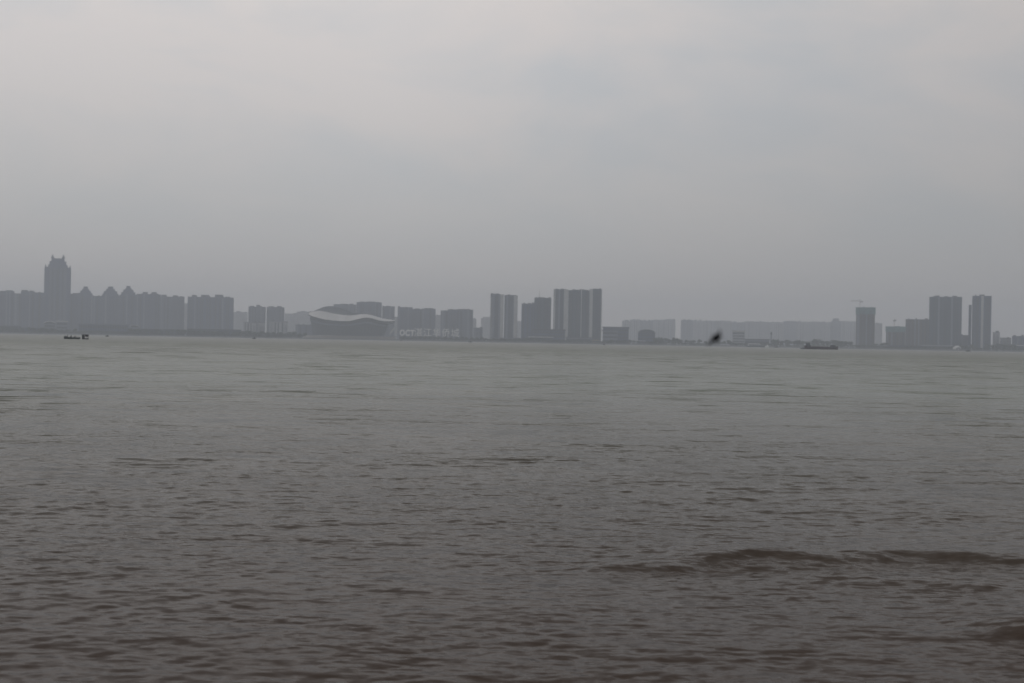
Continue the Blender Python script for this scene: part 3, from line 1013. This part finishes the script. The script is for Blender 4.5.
# ------------------------------------------------------------------ stadium
def stadium():
    d = 2660
    ppm = F / d
    xc = 351.5
    c0 = at(xc, base_row(xc), d + 60)
    e_ = empty('stadium', (c0.x, d + 60, GZ), -math.atan2(c0.x, d), 'low stadium with a dark bowl under a wavy white shell roof', 'stadium')

    def zrow(x, y):
        return (base_row(x) - y) / ppm + CAMH - GZ

    def interp(pts, x):
        return float(np.interp(x, [p[0] for p in pts], [p[1] for p in pts]))
    Lo = [(308.5, 313.6), (313, 315.6), (318, 317.2), (325, 318.9), (333, 320.0), (342, 320.7), (350, 320.5), (356, 319.0), (361, 317.6), (366, 317.1), (371, 317.8), (376, 319.4), (382, 320.5), (390, 320.6), (395, 320.0)]
    Up = [(308.5, 311.8), (313, 311.0), (318, 310.2), (325, 311.2), (333, 313.0), (342, 314.6), (350, 314.9), (356, 314.4), (361, 313.7), (366, 313.6), (371, 314.4), (376, 316.0), (382, 317.8), (390, 319.0), (395, 319.4)]
    Fa = [(308.5, 311.8), (313, 310.6), (318, 308.2), (322, 306.2), (327, 305.1), (333, 305.2), (339, 306.6), (345, 308.8), (352, 311.4), (361, 313.0), (376, 316.0), (395, 319.4)]
    xL, xR = 308.5, 395.0
    xm, hwp = (xL + xR) / 2, (xR - xL) / 2
    hw = hwp / ppm
    ry = 62.0
    ppmx = F / (d + 50)
    hw = hwp / ppmx
    # near half of the ring roof
    def strip(lo, up, s, k_in):
        o, i_ = [], []
        for k in range(49):
            t = math.pi * k / 48
            xx = xm - math.cos(t) * hwp
            X = (xx - xc) / ppmx
            o.append((X, s * math.sin(t) * ry, zrow(xx, interp(lo, xx))))
            i_.append((X * k_in + 0, s * math.sin(t) * ry * .55, zrow(xx, interp(up, xx))))
        return o, i_
    o, i_ = strip(Lo, Up, -1, .985)
    rings = []
    for a, b_ in zip(o, i_):
        a, b_ = Vector(a), Vector(b_)
        m_ = (a + b_) / 2 + Vector((0, 0, .5))
        th = Vector((0, 0, -1.0))
        rings.append([a, m_, b_, b_ + th, m_ + th, a + th])
    MB().loft(rings).build('roof', 'white', e_, smooth=False)
    # thick dark leading edge under the shell
    rings = [[(p[0], p[1] + .5, p[2] - 1.05), (p[0], p[1] + 9, p[2] - 1.05), (p[0], p[1] + 9, p[2] - 3.4), (p[0], p[1] + 1.5, p[2] - 2.6)] for p in o]
    MB().loft(rings).build('roof_edge', 'dark', e_)
    # far half, seen from inside: its underside slopes down to the inner rim
    o2, _ = strip(Fa, Fa, 1, 1)
    rings = []
    for k, p in enumerate(o2):
        t = math.pi * k / 48
        p = Vector(p)
        q = Vector((p.x, p.y * .35, p.z - 17.0 * math.sin(t) ** .7 - .1))
        rings.append([p, q, q + Vector((0, .3, -.8)), p + Vector((0, .8, -.8))])
    MB().loft(rings).build('inner_roof', 'under', e_)
    # pale crest line on the far rim
    rings = [[p_ + Vector((0, -.2, .1)), p_ + Vector((0, 1.2, .1)), p_ + Vector((0, 1.2, 1.1)), p_ + Vector((0, -.2, .9))] for p_ in [Vector(p) for p in o2]]
    MB().loft(rings).build('rim_beam', 'midwall', e_)
    # bowl
    rings = []
    for lv in range(6):
        f = lv / 5
        ring = []
        for k in range(64):
            t = 2 * math.pi * k / 64
            sx = (36.5 + 5.2 * f ** .8) / ppm
            xx = xm + math.cos(t) * (36.5 + 5.2 * f ** .8) + (0 if math.cos(t) < 0 else -5.5 * 1)
            X = (xx - xc) / ppmx
            ztop = zrow(xx, interp(Lo, xx) + 1.9)
            ring.append((X, math.sin(t) * ry * (.84 + .1 * f), 6 + (ztop - 6) * f))
        rings.append(ring)
    bowl = MB().loft(rings).build('bowl', 'bowl', e_)
    # ribs and glazed gallery band round the bowl
    q = MB()
    for k in range(64):
        t = 2 * math.pi * k / 64
        a, b_ = Vector(rings[0][k]), Vector(rings[5][k])
        off = Vector((math.cos(t) * .9, math.sin(t) * .9, 0))
        q.tube(a + off, b_ + off - Vector((0, 0, 1)), .5, .4, n=4)
    q.build('rib_frame', 'trim', e_)
    gal = []
    for f, pr in ((.74, .4), (.80, .9), (.86, .4)):
        r_ = []
        for k in range(64):
            t = 2 * math.pi * k / 64
            a, b_ = Vector(rings[0][k]), Vector(rings[5][k])
            r_.append(a.lerp(b_, f) + Vector((math.cos(t) * (pr + 1.2), math.sin(t) * (pr + 1.2), 0)))
        gal.append(r_)
    MB().loft(gal, caps=False).build('gallery_band', 'midwall', e_)
    # podium
    rings = []
    for z, g_ in ((0, 1.16), (5.6, 1.12)):
        rings.append([((xm - 2 - xc) / ppm + math.cos(t) * 41 / ppm * g_, math.sin(t) * ry * .9, z) for t in [2 * math.pi * k / 48 for k in range(48)]])
    MB().loft(rings).build('podium', 'sand', e_)
stadium()

# ------------------------------------------------------------------ shore lettering and emblem
def lettering():
    d = 2585
    ppm = F / d
    def word(txt, x, y_base, hpx, material, label, spacing=1.0, bold=.0, wscale=1.0, name='letter_sign'):
        p = at(x, y_base, d)
        e_ = empty(name, (p.x, d, GZ - .2), -math.atan2(p.x, d), label, 'sign')
        zb = p.z - GZ + .2
        cx = 0
        for ch in txt:
            cu = bpy.data.curves.new('letter', 'FONT')
            cu.body = ch
            cu.size = hpx / ppm / .72
            cu.extrude = .5
            cu.offset = bold
            o = bpy.data.objects.new('tmp', cu)
            C.objects.link(o)
            dg = bpy.context.evaluated_depsgraph_get()
            me = bpy.data.meshes.new_from_object(o.evaluated_get(dg))
            bpy.data.objects.remove(o)
            if len(me.vertices) == 0:
                continue
            xs = [v.co.x for v in me.vertices]
            me.materials.clear()
            me.materials.append(M[material])
            lo = bpy.data.objects.new('letter', me)
            C.objects.link(lo)
            lo.parent = e_
            lo.scale = (wscale, 1, 1)
            lo.rotation_euler = (R(90), 0, 0)
            lo.location = (cx - min(xs) * wscale, 0, zb)
            cx += (max(xs) - min(xs)) * wscale + spacing
        f = MB()
        f.box(-1, cx, .8, 1.1, zb - 1.2, zb - .5)
        n = max(2, int(cx / 9))
        for i in range(n + 1):
            xx = -1 + (cx + .6) * i / n
            f.box(xx, xx + .4, .8, 1.1, 0, zb - 1.21)
        f.build('sign_frame', 'trim', e_)
        return e_
    word('OCT', 399.6, 335.2, 5.8, 'white2', 'large white letters reading OCT standing on the shore', .8, .75, .8)
    word('湛江华侨城', 414.2, 335.4, 6.6, 'white2', 'row of faint grey Chinese characters right of the letters OCT', 2.4, .05, .95)
    p = at(393, base_row(393), d)
    e_ = empty('emblem_sign', (p.x, d, GZ - .2), -math.atan2(p.x, d), 'pale slanted leaf-shaped emblem between the stadium and the letters OCT', 'emblem')
    for k, (x0, y0, x1, y1, wpx) in enumerate(((389.5, 334.6, 394.5, 327.0, 2.3), (394.2, 334.8, 397.6, 328.8, 1.8))):
        a = Vector(((x0 - 393) / ppm, 0, (base_row(393) - y0) / ppm))
        b_ = Vector(((x1 - 393) / ppm, 0, (base_row(393) - y1) / ppm))
        dr = (b_ - a).normalized()
        nrm = Vector((dr.z, 0, -dr.x))
        L_ = (b_ - a).length
        rings = []
        for yy in (-.6, .6):
            pts = []
            for i in range(9):
                f = i / 8
                pts.append(a + dr * L_ * f - nrm * math.sin(math.pi * f) * wpx / ppm * .5 + Vector((0, yy, 0)))
            for i in range(7, 0, -1):
                f = i / 8
                pts.append(a + dr * L_ * f + nrm * math.sin(math.pi * f) * wpx / ppm * .5 + Vector((0, yy, 0)))
            rings.append(pts)
        MB().loft(rings).build('leaf_panel', 'lightwall', e_)
    MB().box(-6, -5.5, .8, 1.3, 0, 6).box(3, 3.5, .8, 1.3, 0, 6).box(-8.5, 8.5, .8, 1.3, 6.003, 6.6).build('sign_frame', 'trim', e_)
lettering()

# ------------------------------------------------------------------ trees along the far shore
def crown_mesh(seed, w_, h, n=210):
    rs = random.Random(seed)
    b = MB()
    lobes = [(rs.uniform(-.55, .55) * w_ / 2, rs.uniform(-.55, .55) * w_ / 2, rs.uniform(.35, .85) * h, rs.uniform(.24, .42) * w_) for _ in range(8)]
    for i in range(n):
        lx, ly, lz, lr = rs.choice(lobes)
        th, ph = rs.uniform(0, 6.28), math.acos(rs.uniform(-.7, 1))
        r = lr * rs.uniform(.75, 1.08)
        c = Vector((lx + r * math.sin(ph) * math.cos(th), ly + r * math.sin(ph) * math.sin(th), lz + r * .75 * math.cos(ph)))
        s = rs.uniform(.7, 1.5)
        k = len(b.v)
        up = Vector((rs.gauss(0, 1), rs.gauss(0, 1), rs.gauss(0, 1))).normalized()
        a = up.orthogonal().normalized() * s
        d_ = up.cross(a)
        for (p, q) in ((1, 0), (.2, .8), (-1, .3), (-.3, -.9)):
            b.v.append(tuple(c + a * p + d_ * q + up * rs.uniform(-.3, .3)))
        b.f.append([k, k + 1, k + 2, k + 3])
        b.m.append(0)
    return b

protos = []
def make_tree(seed, w_, h):
    e_ = empty('shore_tree', (0, 0, 0), 0)
    t = MB()
    t.tube((0, 0, 0), (0, 0, h * .5), .38, .25, n=7)
    for i in range(4):
        a = i * 1.6 + seed
        t.tube((0, 0, h * (.3 + .05 * i)), (math.cos(a) * w_ * .25, math.sin(a) * w_ * .25, h * .62), .16, .07, n=5)
    t.build('trunk', 'bark', e_)
    crown_mesh(seed, w_, h).build('crown', 'leaf', e_)
    return e_
for s_, w_, h_ in ((1, 11, 11), (2, 9, 13), (3, 14, 12), (4, 10, 9)):
    protos.append(make_tree(s_, w_, h_))
used = [False] * 4
rs = random.Random(5)
# (first column, last column, step px, distance, height scale, label)
zones = [
    (2, 44, 5.2, 2600, .85, 'dark tree in the shore row below the leftmost slab blocks'),
    (46, 78, 5.6, 2600, .75, 'dark low tree in the shore row below the tallest tower'),
    (130, 186, 5.0, 2598, .95, 'dark tree in the shore row below the two-knob slabs'),
    (188, 243, 4.8, 2600, .95, 'dark tree in the shore row below the wide many-knob slab'),
    (245, 306, 4.6, 2602, .9, 'dark tree in the shore row between the wide slab and the stadium'),
    (404, 488, 5.0, 2605, .6, 'low dark tree in the shore row below the slabs right of the stadium'),
    (494, 530, 6.5, 2600, .55, 'low dark tree on the shore in front of the striped twin towers'),
    (604, 634, 6.0, 2600, .6, 'low dark tree on the shore in front of the offices'),
    (656, 680, 3.6, 2625, 1.05, 'tree in the dense clump right of the round-roofed hall'),
    (680, 732, 5.0, 2610, .85, 'dark tree in the low row beneath the flying bird'),
    (774, 800, 4.2, 2640, 1.25, 'tall dark tree in the clump between the mast and the barge'),
    (803, 853, 4.6, 2640, 1.2, 'tall dark tree standing behind the barge'),
    (876, 887, 4.6, 2640, .9, 'dark tree in the gap between the two unfinished towers'),
    (962, 972, 4.2, 2640, .95, 'dark tree in the gap between the two tall right towers'),
    (988, 1030, 4.4, 2640, 1.15, 'dark tree in the row at the right edge of the photo'),
]
for a, b_, st, d, hs, lb in zones:
    x = a
    while x < b_:
        k = rs.randrange(4)
        if used[k]:
            o = copy_tree(protos[k])
        else:
            o = protos[k]
            used[k] = True
        dd = d + rs.uniform(-8, 14)
        p = at(x, base_row(x), dd)
        o.location = (p.x, dd, GZ - .2 if dd < SHORE + 30 else GZ)
        s = hs * rs.uniform(.8, 1.2)
        o.scale = (s * rs.uniform(.9, 1.2),) * 2 + (s,)
        o.rotation_euler = (0, 0, rs.uniform(0, 6.28))
        tag(o, lb, 'tree', 'trees along the far shore')
        x += st * rs.uniform(.7, 1.3)

# low unbroken greenery behind the promenade, nobody could count it
def hedge():
    rs = random.Random(9)
    b = MB()
    for i in range(15000):
        x = rs.uniform(-1350, 1350)
        if -455 < x < -245:          # the stadium forecourt is open
            continue
        s = rs.uniform(.8, 1.7)
        hh = 4.6 + 2.2 * math.sin(x / 23.0) * math.sin(x / 61.0 + 1)
        c = Vector((x, SHORE + 50 + rs.uniform(-6, 6), GZ + rs.uniform(0, 1) ** .7 * hh))
        up = Vector((rs.gauss(0, 1), rs.gauss(0, 1), rs.gauss(0, 1))).normalized()
        a = up.orthogonal().normalized() * s
        d_ = up.cross(a)
        k = len(b.v)
        for (p, q) in ((1, 0), (.2, .8), (-1, .3), (-.3, -.9)):
            b.v.append(tuple(c + a * p + d_ * q))
        b.f.append([k, k + 1, k + 2, k + 3])
        b.m.append(0)
    tag(b.build('shrubbery', 'leaf'), 'unbroken dark greenery along the far promenade', 'shrubs', kind='stuff')
hedge()

# ------------------------------------------------------------------ boats
def hull_mesh(Ln, Bm, Hh, sheer=.25, stern=.75, wall=.06):
    """open boat, bow towards -X, keel just under the water"""
    def sec(f, sc_=1.0, zo=0.0):
        # f 0 bow .. 1 stern
        w_ = Bm / 2 * (math.sin(min(1, f * 1.9) * math.pi / 2) ** .8) * (1 - (1 - stern) * max(0, f - .6) / .4)
        w_ = max(.02, w_ * sc_)
        top = Hh * (1 + sheer * (1 - 2 * f) ** 2 * (2.2 if f < .5 else .6))
        x = -Ln / 2 + f * Ln
        bot = -.18 + zo
        return [(x, -w_, top), (x, -w_ * .92, top * .5), (x, -w_ * .6, bot + .05), (x, 0, bot), (x, w_ * .6, bot + .05), (x, w_ * .92, top * .5), (x, w_, top)]
    rings = []
    for i in range(17):
        f = i / 16
        o = sec(f)
        n_ = [(x, y * (1 - wall * 2 / Bm * 1.5), z + (.06 if abs(y) < Bm * .35 else 0)) for x, y, z in sec(f, 1, .08)][::-1]
        rings.append(o + n_)
    return MB().loft(rings)

def figure(name, parent_loc, rz, label, pose, group=None):
    """a small person grown from joints"""
    if pose == 'sit':
        J = dict(pel=(0, 0, .45), chest=(0, -.05, .82), neck=(0, -.08, 1.02), head=(0, -.12, 1.13), top=(0, -.12, 1.24),
                 sl=(-.19, -.05, .95), el=(-.25, -.2, .72), hl=(-.15, -.42, .62), sr=(.19, -.05, .95), er=(.25, -.2, .72), hr=(.15, -.42, .62),
                 kl=(-.13, -.42, .50), fl=(-.13, -.45, .08), tl=(-.13, -.6, .04), kr=(.13, -.42, .50), fr=(.13, -.45, .08), tr=(.13, -.6, .04))
    elif pose == 'crouch':
        J = dict(pel=(0, 0, .34), chest=(0, -.22, .62), neck=(0, -.34, .76), head=(0, -.42, .84), top=(0, -.45, .94),
                 sl=(-.19, -.26, .72), el=(-.25, -.42, .52), hl=(-.16, -.58, .36), sr=(.19, -.26, .72), er=(.25, -.42, .52), hr=(.16, -.58, .36),
                 kl=(-.16, -.38, .48), fl=(-.14, -.2, .08), tl=(-.14, -.36, .04), kr=(.16, -.38, .48), fr=(.14, -.2, .08), tr=(.14, -.36, .04))
    else:
        J = dict(pel=(0, 0, .92), chest=(0, -.02, 1.28), neck=(0, -.02, 1.48), head=(0, -.04, 1.60), top=(0, -.04, 1.71),
                 sl=(-.2, -.02, 1.40), el=(-.28, -.08, 1.12), hl=(-.22, -.3, .98), sr=(.2, -.02, 1.40), er=(.28, -.08, 1.12), hr=(.22, -.3, .98),
                 kl=(-.12, -.04, .5), fl=(-.14, 0, .08), tl=(-.14, -.16, .04), kr=(.12, -.04, .5), fr=(.14, 0, .08), tr=(.14, -.16, .04))
    rad = dict(pel=.15, chest=.17, neck=.065, head=.1, top=.07, sl=.075, el=.05, hl=.035, sr=.075, er=.05, hr=.035, kl=.075, fl=.05, tl=.04, kr=.075, fr=.05, tr=.04)
    ks = list(J)
    ed = [('pel', 'chest'), ('chest', 'neck'), ('neck', 'head'), ('head', 'top'), ('chest', 'sl'), ('sl', 'el'), ('el', 'hl'), ('chest', 'sr'), ('sr', 'er'), ('er', 'hr'),
          ('pel', 'kl'), ('kl', 'fl'), ('fl', 'tl'), ('pel', 'kr'), ('kr', 'fr'), ('fr', 'tr')]
    me = bpy.data.meshes.new('person')
    me.from_pydata([J[k] for k in ks], [(ks.index(a), ks.index(b_)) for a, b_ in ed], [])
    o = bpy.data.objects.new('person', me)
    C.objects.link(o)
    me.skin_vertices or None
    md = o.modifiers.new('skin', 'SKIN')
    sv = me.skin_vertices[0].data if me.skin_vertices else None
    if sv is None:
        bm = bmesh.new()
        bm.from_mesh(me)
        bm.verts.layers.skin.verify()
        bm.to_mesh(me)
        bm.free()
        sv = me.skin_vertices[0].data
    for i, k in enumerate(ks):
        sv[i].radius = (rad[k], rad[k])
        sv[i].use_root = (k == 'pel')
    md2 = o.modifiers.new('sub', 'SUBSURF')
    md2.levels = md2.render_levels = 1
    dg = bpy.context.evaluated_depsgraph_get()
    me2 = bpy.data.meshes.new_from_object(o.evaluated_get(dg))
    o.modifiers.clear()
    o.data = me2
    me2.materials.clear()
    me2.materials.append(M['cloth'])
    o.name = name
    o.location = parent_loc
    o.rotation_euler = (0, 0, rz)
    tag(o, label, 'person', group)
    # headwear: a wide sun hat
    h = J['top']
    b = MB()
    b.loft([[(math.cos(t) * r_ + h[0], math.sin(t) * r_ + h[1], h[2] + z_) for t in [2 * math.pi * i / 14 for i in range(14)]] for r_, z_ in ((.24, -.02), (.24, .0), (.12, .05), (.10, .12), (.03, .15))])
    b.build('hat', 'cloth', o)
    return o

def skiffs():
    d = water_d(72, 338.9)
    ppm = F / d
    # long low skiff
    p = at(71.9, 338.9, d)
    Ln = 15.8 / ppm
    e_ = empty('fishing_skiff', (p.x, d, 0), R(4), 'long low dark-green skiff with people aboard, out in front of the tallest tower', 'boat')
    hull_mesh(Ln, 1.6, .8).build('hull', 'skiff', e_)
    for k, fx in enumerate((-.28, -.02, .25)):
        MB().box(fx * Ln - .15, fx * Ln + .15, -.66, .66, .34, .40).build('thwart', 'bark', e_)
    for fx, pw, ph in ((-.34, .55, 1.15), (-.08, .6, 1.05), (.14, .6, .95), (.28, .3, .8)):
        c_ = fx * Ln
        MB().loft([[(c_ + math.cos(t) * pw * k_ * (1 + .15 * math.sin(3 * t + fx * 9)), math.sin(t) * .5 * k_, .2 + z_ * ph) for t in [2 * math.pi * i / 14 for i in range(14)]] for k_, z_ in ((1, 0), (1.02, .35), (.85, .7), (.5, .93), (.1, 1))]).build('net_pile', 'black', e_, smooth=True)
    def onb(fx, dz):
        v = Vector((fx * Ln, 0, dz))
        v.rotate(e_.rotation_euler)
        return tuple(Vector((p.x, d, 0)) + v)
    g_ = 'people in the fishing skiff'
    figure('person', onb(-.27, .22), R(-80), 'person standing near the left end of the long skiff, the tallest figure aboard', 'stand', g_)
    figure('person', onb(-.40, .35), R(-95), 'person sitting at the left tip of the long skiff, beside the standing one', 'sit', g_)
    figure('person', onb(-.06, .5), R(70), 'person in dark clothes and hat sitting amidships in the long skiff', 'sit', g_)
    figure('person', onb(.16, .45), R(60), 'person crouching low toward the right end of the long skiff', 'crouch', g_)
    # small canopy skiff
    p2 = at(85.1, 339.5, d - 3)
    L2 = 6.4 / ppm
    e2 = empty('canopy_boat', (p2.x, d - 3, 0), R(-8), 'short boat with a dark flat canopy right behind the long skiff', 'boat')
    hull_mesh(L2, 1.3, .5).build('hull', 'black', e2)
    b = MB()
    z0 = 2.05
    rings = []
    for i in range(9):
        f = i / 8
        x = -L2 * .5 + f * L2 * .98
        rings.append([(x, -.8, z0 + .12 * math.sin(math.pi * f)), (x, 0, z0 + .22 + .12 * math.sin(math.pi * f)), (x, .8, z0 + .12 * math.sin(math.pi * f)), (x, .8, z0 - .1), (x, -.8, z0 - .1)])
    b.loft(rings).build('canopy', 'black', e2)
    MB().box(L2 * .12, L2 * .46, -.62, .62, z0 - .85, z0 - .104).build('side_curtain', 'black', e2)
    for sx in (-.42, .42):
        for sy in (-.55, .55):
            MB().tube((sx * L2, sy, .3), (sx * L2, sy, z0 - .1), .05, n=6).build('post', 'black', e2)
    MB().box(-L2 * .44, -L2 * .14, -.5, .5, .2, 1.75).taper(-L2 * .44, -L2 * .14, -.5, .5, 1.753, 1.93, .8).build('cabin', 'black', e2)
skiffs()

def barge():
    x0, x1, yb = 804.5, 838.0, 348.7
    d = 1350.0
    p = at((x0 + x1) / 2, yb, d)
    ppm = F / d
    Ln = (x1 - x0) / ppm
    e_ = empty('cargo_barge', (p.x, d, 0), 0, 'long low rust-brown barge with a dark wheelhouse at its left end', 'barge')
    rings = []
    for i in range(21):
        f = i / 20
        x = -Ln / 2 + f * Ln
        w_ = 5.0 * (min(1, (1 - f) * 7) ** .5 if f > .85 else 1) * (min(1, .55 + f * 6))
        w_ = max(w_, .1)
        top = 2.4 + (1.7 * ((f - .8) / .2) ** 1.5 if f > .8 else 0) + (1.3 * ((.16 - f) / .16) if f < .16 else 0)
        rings.append([(x, -w_, top), (x, -w_ * .96, .3), (x, -w_ * .8, -.4), (x, w_ * .8, -.4), (x, w_ * .96, .3), (x, w_, top)])
    MB().loft(rings).build('hull', 'hull', e_)
    MB().box(-Ln / 2 + 7.4, Ln / 2 - 10, -3.6, 3.6, 2.41, 3.2).build('hatch_coaming', 'hull', e_)
    wh = empty('tmp', (0, 0, 0))
    bpy.data.objects.remove(wh)
    MB().box(-Ln / 2 + 1.2, -Ln / 2 + 6.8, -3, 3, 2.2, 4.4).box(-Ln / 2 + 2.6, -Ln / 2 + 5.4, -2.4, 2.4, 4.403, 6.4).box(-Ln / 2 + 2.2, -Ln / 2 + 5.8, -2.8, 2.8, 6.403, 6.7).build('wheelhouse', 'dark', e_)
    q = MB()
    for sx in range(4):
        q.box(-Ln / 2 + 2.8 + sx * .65, -Ln / 2 + 3.25 + sx * .65, -2.46, -2.404, 5.2, 6.0)
    q.build('window', 'glass', e_)
    MB().tube((-Ln / 2 + 4, 0, 6.7), (-Ln / 2 + 4, 0, 9.6), .14, .08).tube((-Ln / 2 + 4, -1, 8.6), (-Ln / 2 + 4, 1, 8.6), .06).build('mast', 'steel', e_)
    MB().box(Ln / 2 - 8.5, Ln / 2 - 3.5, -2.6, 2.6, 2.5, 4.6).taper(Ln / 2 - 8.5, Ln / 2 - 3.5, -2.6, 2.6, 4.603, 5.2, .7).build('bow_house', 'dark', e_)
    # small tender alongside
    p2 = at(801.8, 348.7, d)
    t_ = empty('tender_boat', (p2.x, d - 4, 0), 0, 'tiny dark tender at the left end of the long barge', 'boat')
    hull_mesh(5.2, 1.8, .8).build('hull', 'black', t_)
    MB().box(-.6, 1.6, -.6, .6, .3, 1.9).build('cabin', 'dark', t_)
barge()

def small_boat(x, y, d, Ln, label, m='black', cab='dark', h=1.9, name='small_boat', cat='boat'):
    p = at(x, y, d)
    e_ = empty(name, (p.x, d, 0), R(random.Random(int(x)).uniform(-20, 20)), label, cat, 'tiny boats near the far shore')
    hull_mesh(Ln, Ln * .28, h * .42).build('hull', m, e_)
    MB().box(-Ln * .05, Ln * .3, -Ln * .09, Ln * .09, h * .2, h).box(-Ln * .08, Ln * .33, -Ln * .11, Ln * .11, h + .003, h + .12).build('cabin', cab, e_)
small_boat(107, 336, 1300, 4.2, 'tiny dark boat right of the two skiffs, below the middle stepped crown', h=1.5)
small_boat(254, 340, 1500, 4.6, 'tiny dark boat on the water left of the stadium', h=1.9)
small_boat(401, 342.6, 2200, 4.0, 'tiny dark boat on the water just below the letters OCT', h=1.5)
small_boat(470, 342.9, 1900, 6.0, 'tiny dark boat on the water below the widest joined slab', h=1.9)
small_boat(604, 346, 1800, 4.0, 'tiny dark boat on the water below the right end of the tall trio', h=1.3)
small_boat(767, 347.6, 2300, 7.5, 'small white boat lying at the quay below the thin mast', 'white2', 'white2', h=5.0)
small_boat(776.5, 347.6, 2300, 6.0, 'small dark boat right beside the white one at the quay', h=3.6)
small_boat(968, 351.4, 1800, 7.5, 'small rust-dark boat on the water between the two right towers', 'hull', h=2.2)
small_boat(1000, 351.4, 2200, 6.0, 'small pale boat on the water right of the rightmost tower', 'lightwall', 'lightwall', h=2.0)

# long moored ferry by the quay
def pontoon():
    p = at(755, 347.3, 2450)
    e_ = empty('moored_ferry', (p.x, 2450, 0), 0, 'long pale-topped dark vessel moored left of the small white boat', 'ferry')
    hull_mesh(38, 7, 2.2).build('hull', 'dark', e_)
    MB().box(-12, 14, -2.4, 2.4, 1.2, 4.2).build('deckhouse', 'midwall', e_)
    MB().box(-13, 15, -2.8, 2.8, 4.203, 4.6).build('roof', 'lightwall', e_)
    q = MB()
    for i in range(11):
        q.box(-11 + i * 2.2, -9.8 + i * 2.2, -2.46, -2.404, 2.6, 3.6)
    q.build('window', 'glass', e_)
pontoon()

# ------------------------------------------------------------------ bird
def speck():  # unidentified blurred dark speck, built in a birdlike form
    d = 3.1
    k_ = d / 6.0 * 1.25
    c = at(715.5, 338.5, d)
    def P(x, y, dy=0.0):
        q = at(x, y, d)
        return (Vector((q.x, d + dy * k_, q.z)) - c) * .68
    pts = [('body', P(715.5, 338.8, 0), .020, .020), ('chest', P(716.5, 336.8, -.03), .018, .018), ('neck', P(717.5, 335.0, -.05), .011, .011), ('head', P(718.0, 334.2, -.068), .012, .012), ('beak', P(718.4, 334.0, -.088), .003, .003),
           ('rump', P(714.3, 340.6, .035), .012, .010), ('tail', P(713.0, 342.5, .07), .010, .004), ('tailtip', P(711.8, 344.0, .10), .012, .002),
           ('w1', P(718.5, 334.0, .0), .013, .006), ('w2', P(721.0, 330.0, .005), .011, .004), ('w3', P(723.5, 325.0, .03), .003, .002),
           ('v1', P(712.0, 341.0, .0), .013, .006), ('v2', P(708.8, 344.2, .005), .012, .004), ('v3', P(704.5, 347.0, .03), .003, .002)]
    ks = [p[0] for p in pts]
    ed = [('body', 'chest'), ('chest', 'neck'), ('neck', 'head'), ('head', 'beak'), ('body', 'rump'), ('rump', 'tail'), ('tail', 'tailtip'),
          ('body', 'w1'), ('w1', 'w2'), ('w2', 'w3'), ('body', 'v1'), ('v1', 'v2'), ('v2', 'v3')]
    me = bpy.data.meshes.new('speck')
    me.from_pydata([p[1] for p in pts], [(ks.index(a), ks.index(b_)) for a, b_ in ed], [])
    bm = bmesh.new()
    bm.from_mesh(me)
    bm.verts.layers.skin.verify()
    bm.to_mesh(me)
    bm.free()
    o = bpy.data.objects.new('speck', me)
    C.objects.link(o)
    for i, p in enumerate(pts):
        sv = me.skin_vertices[0].data[i]
        sv.radius = (p[2] * k_, p[3] * k_)
        sv.use_root = (i == 0)
    o.modifiers.new('skin', 'SKIN')
    s = o.modifiers.new('sub', 'SUBSURF')
    s.levels = s.render_levels = 2
    dg = bpy.context.evaluated_depsgraph_get()
    me2 = bpy.data.meshes.new_from_object(o.evaluated_get(dg))
    o.modifiers.clear()
    o.data = me2
    me2.materials.clear()
    me2.materials.append(M['speck_dark'])
    for p in me2.polygons:
        p.use_smooth = True
    o.location = c
    tag(o, 'small dark bird flying low over the water given birdlike wings spread aslant', 'speck')
speck()
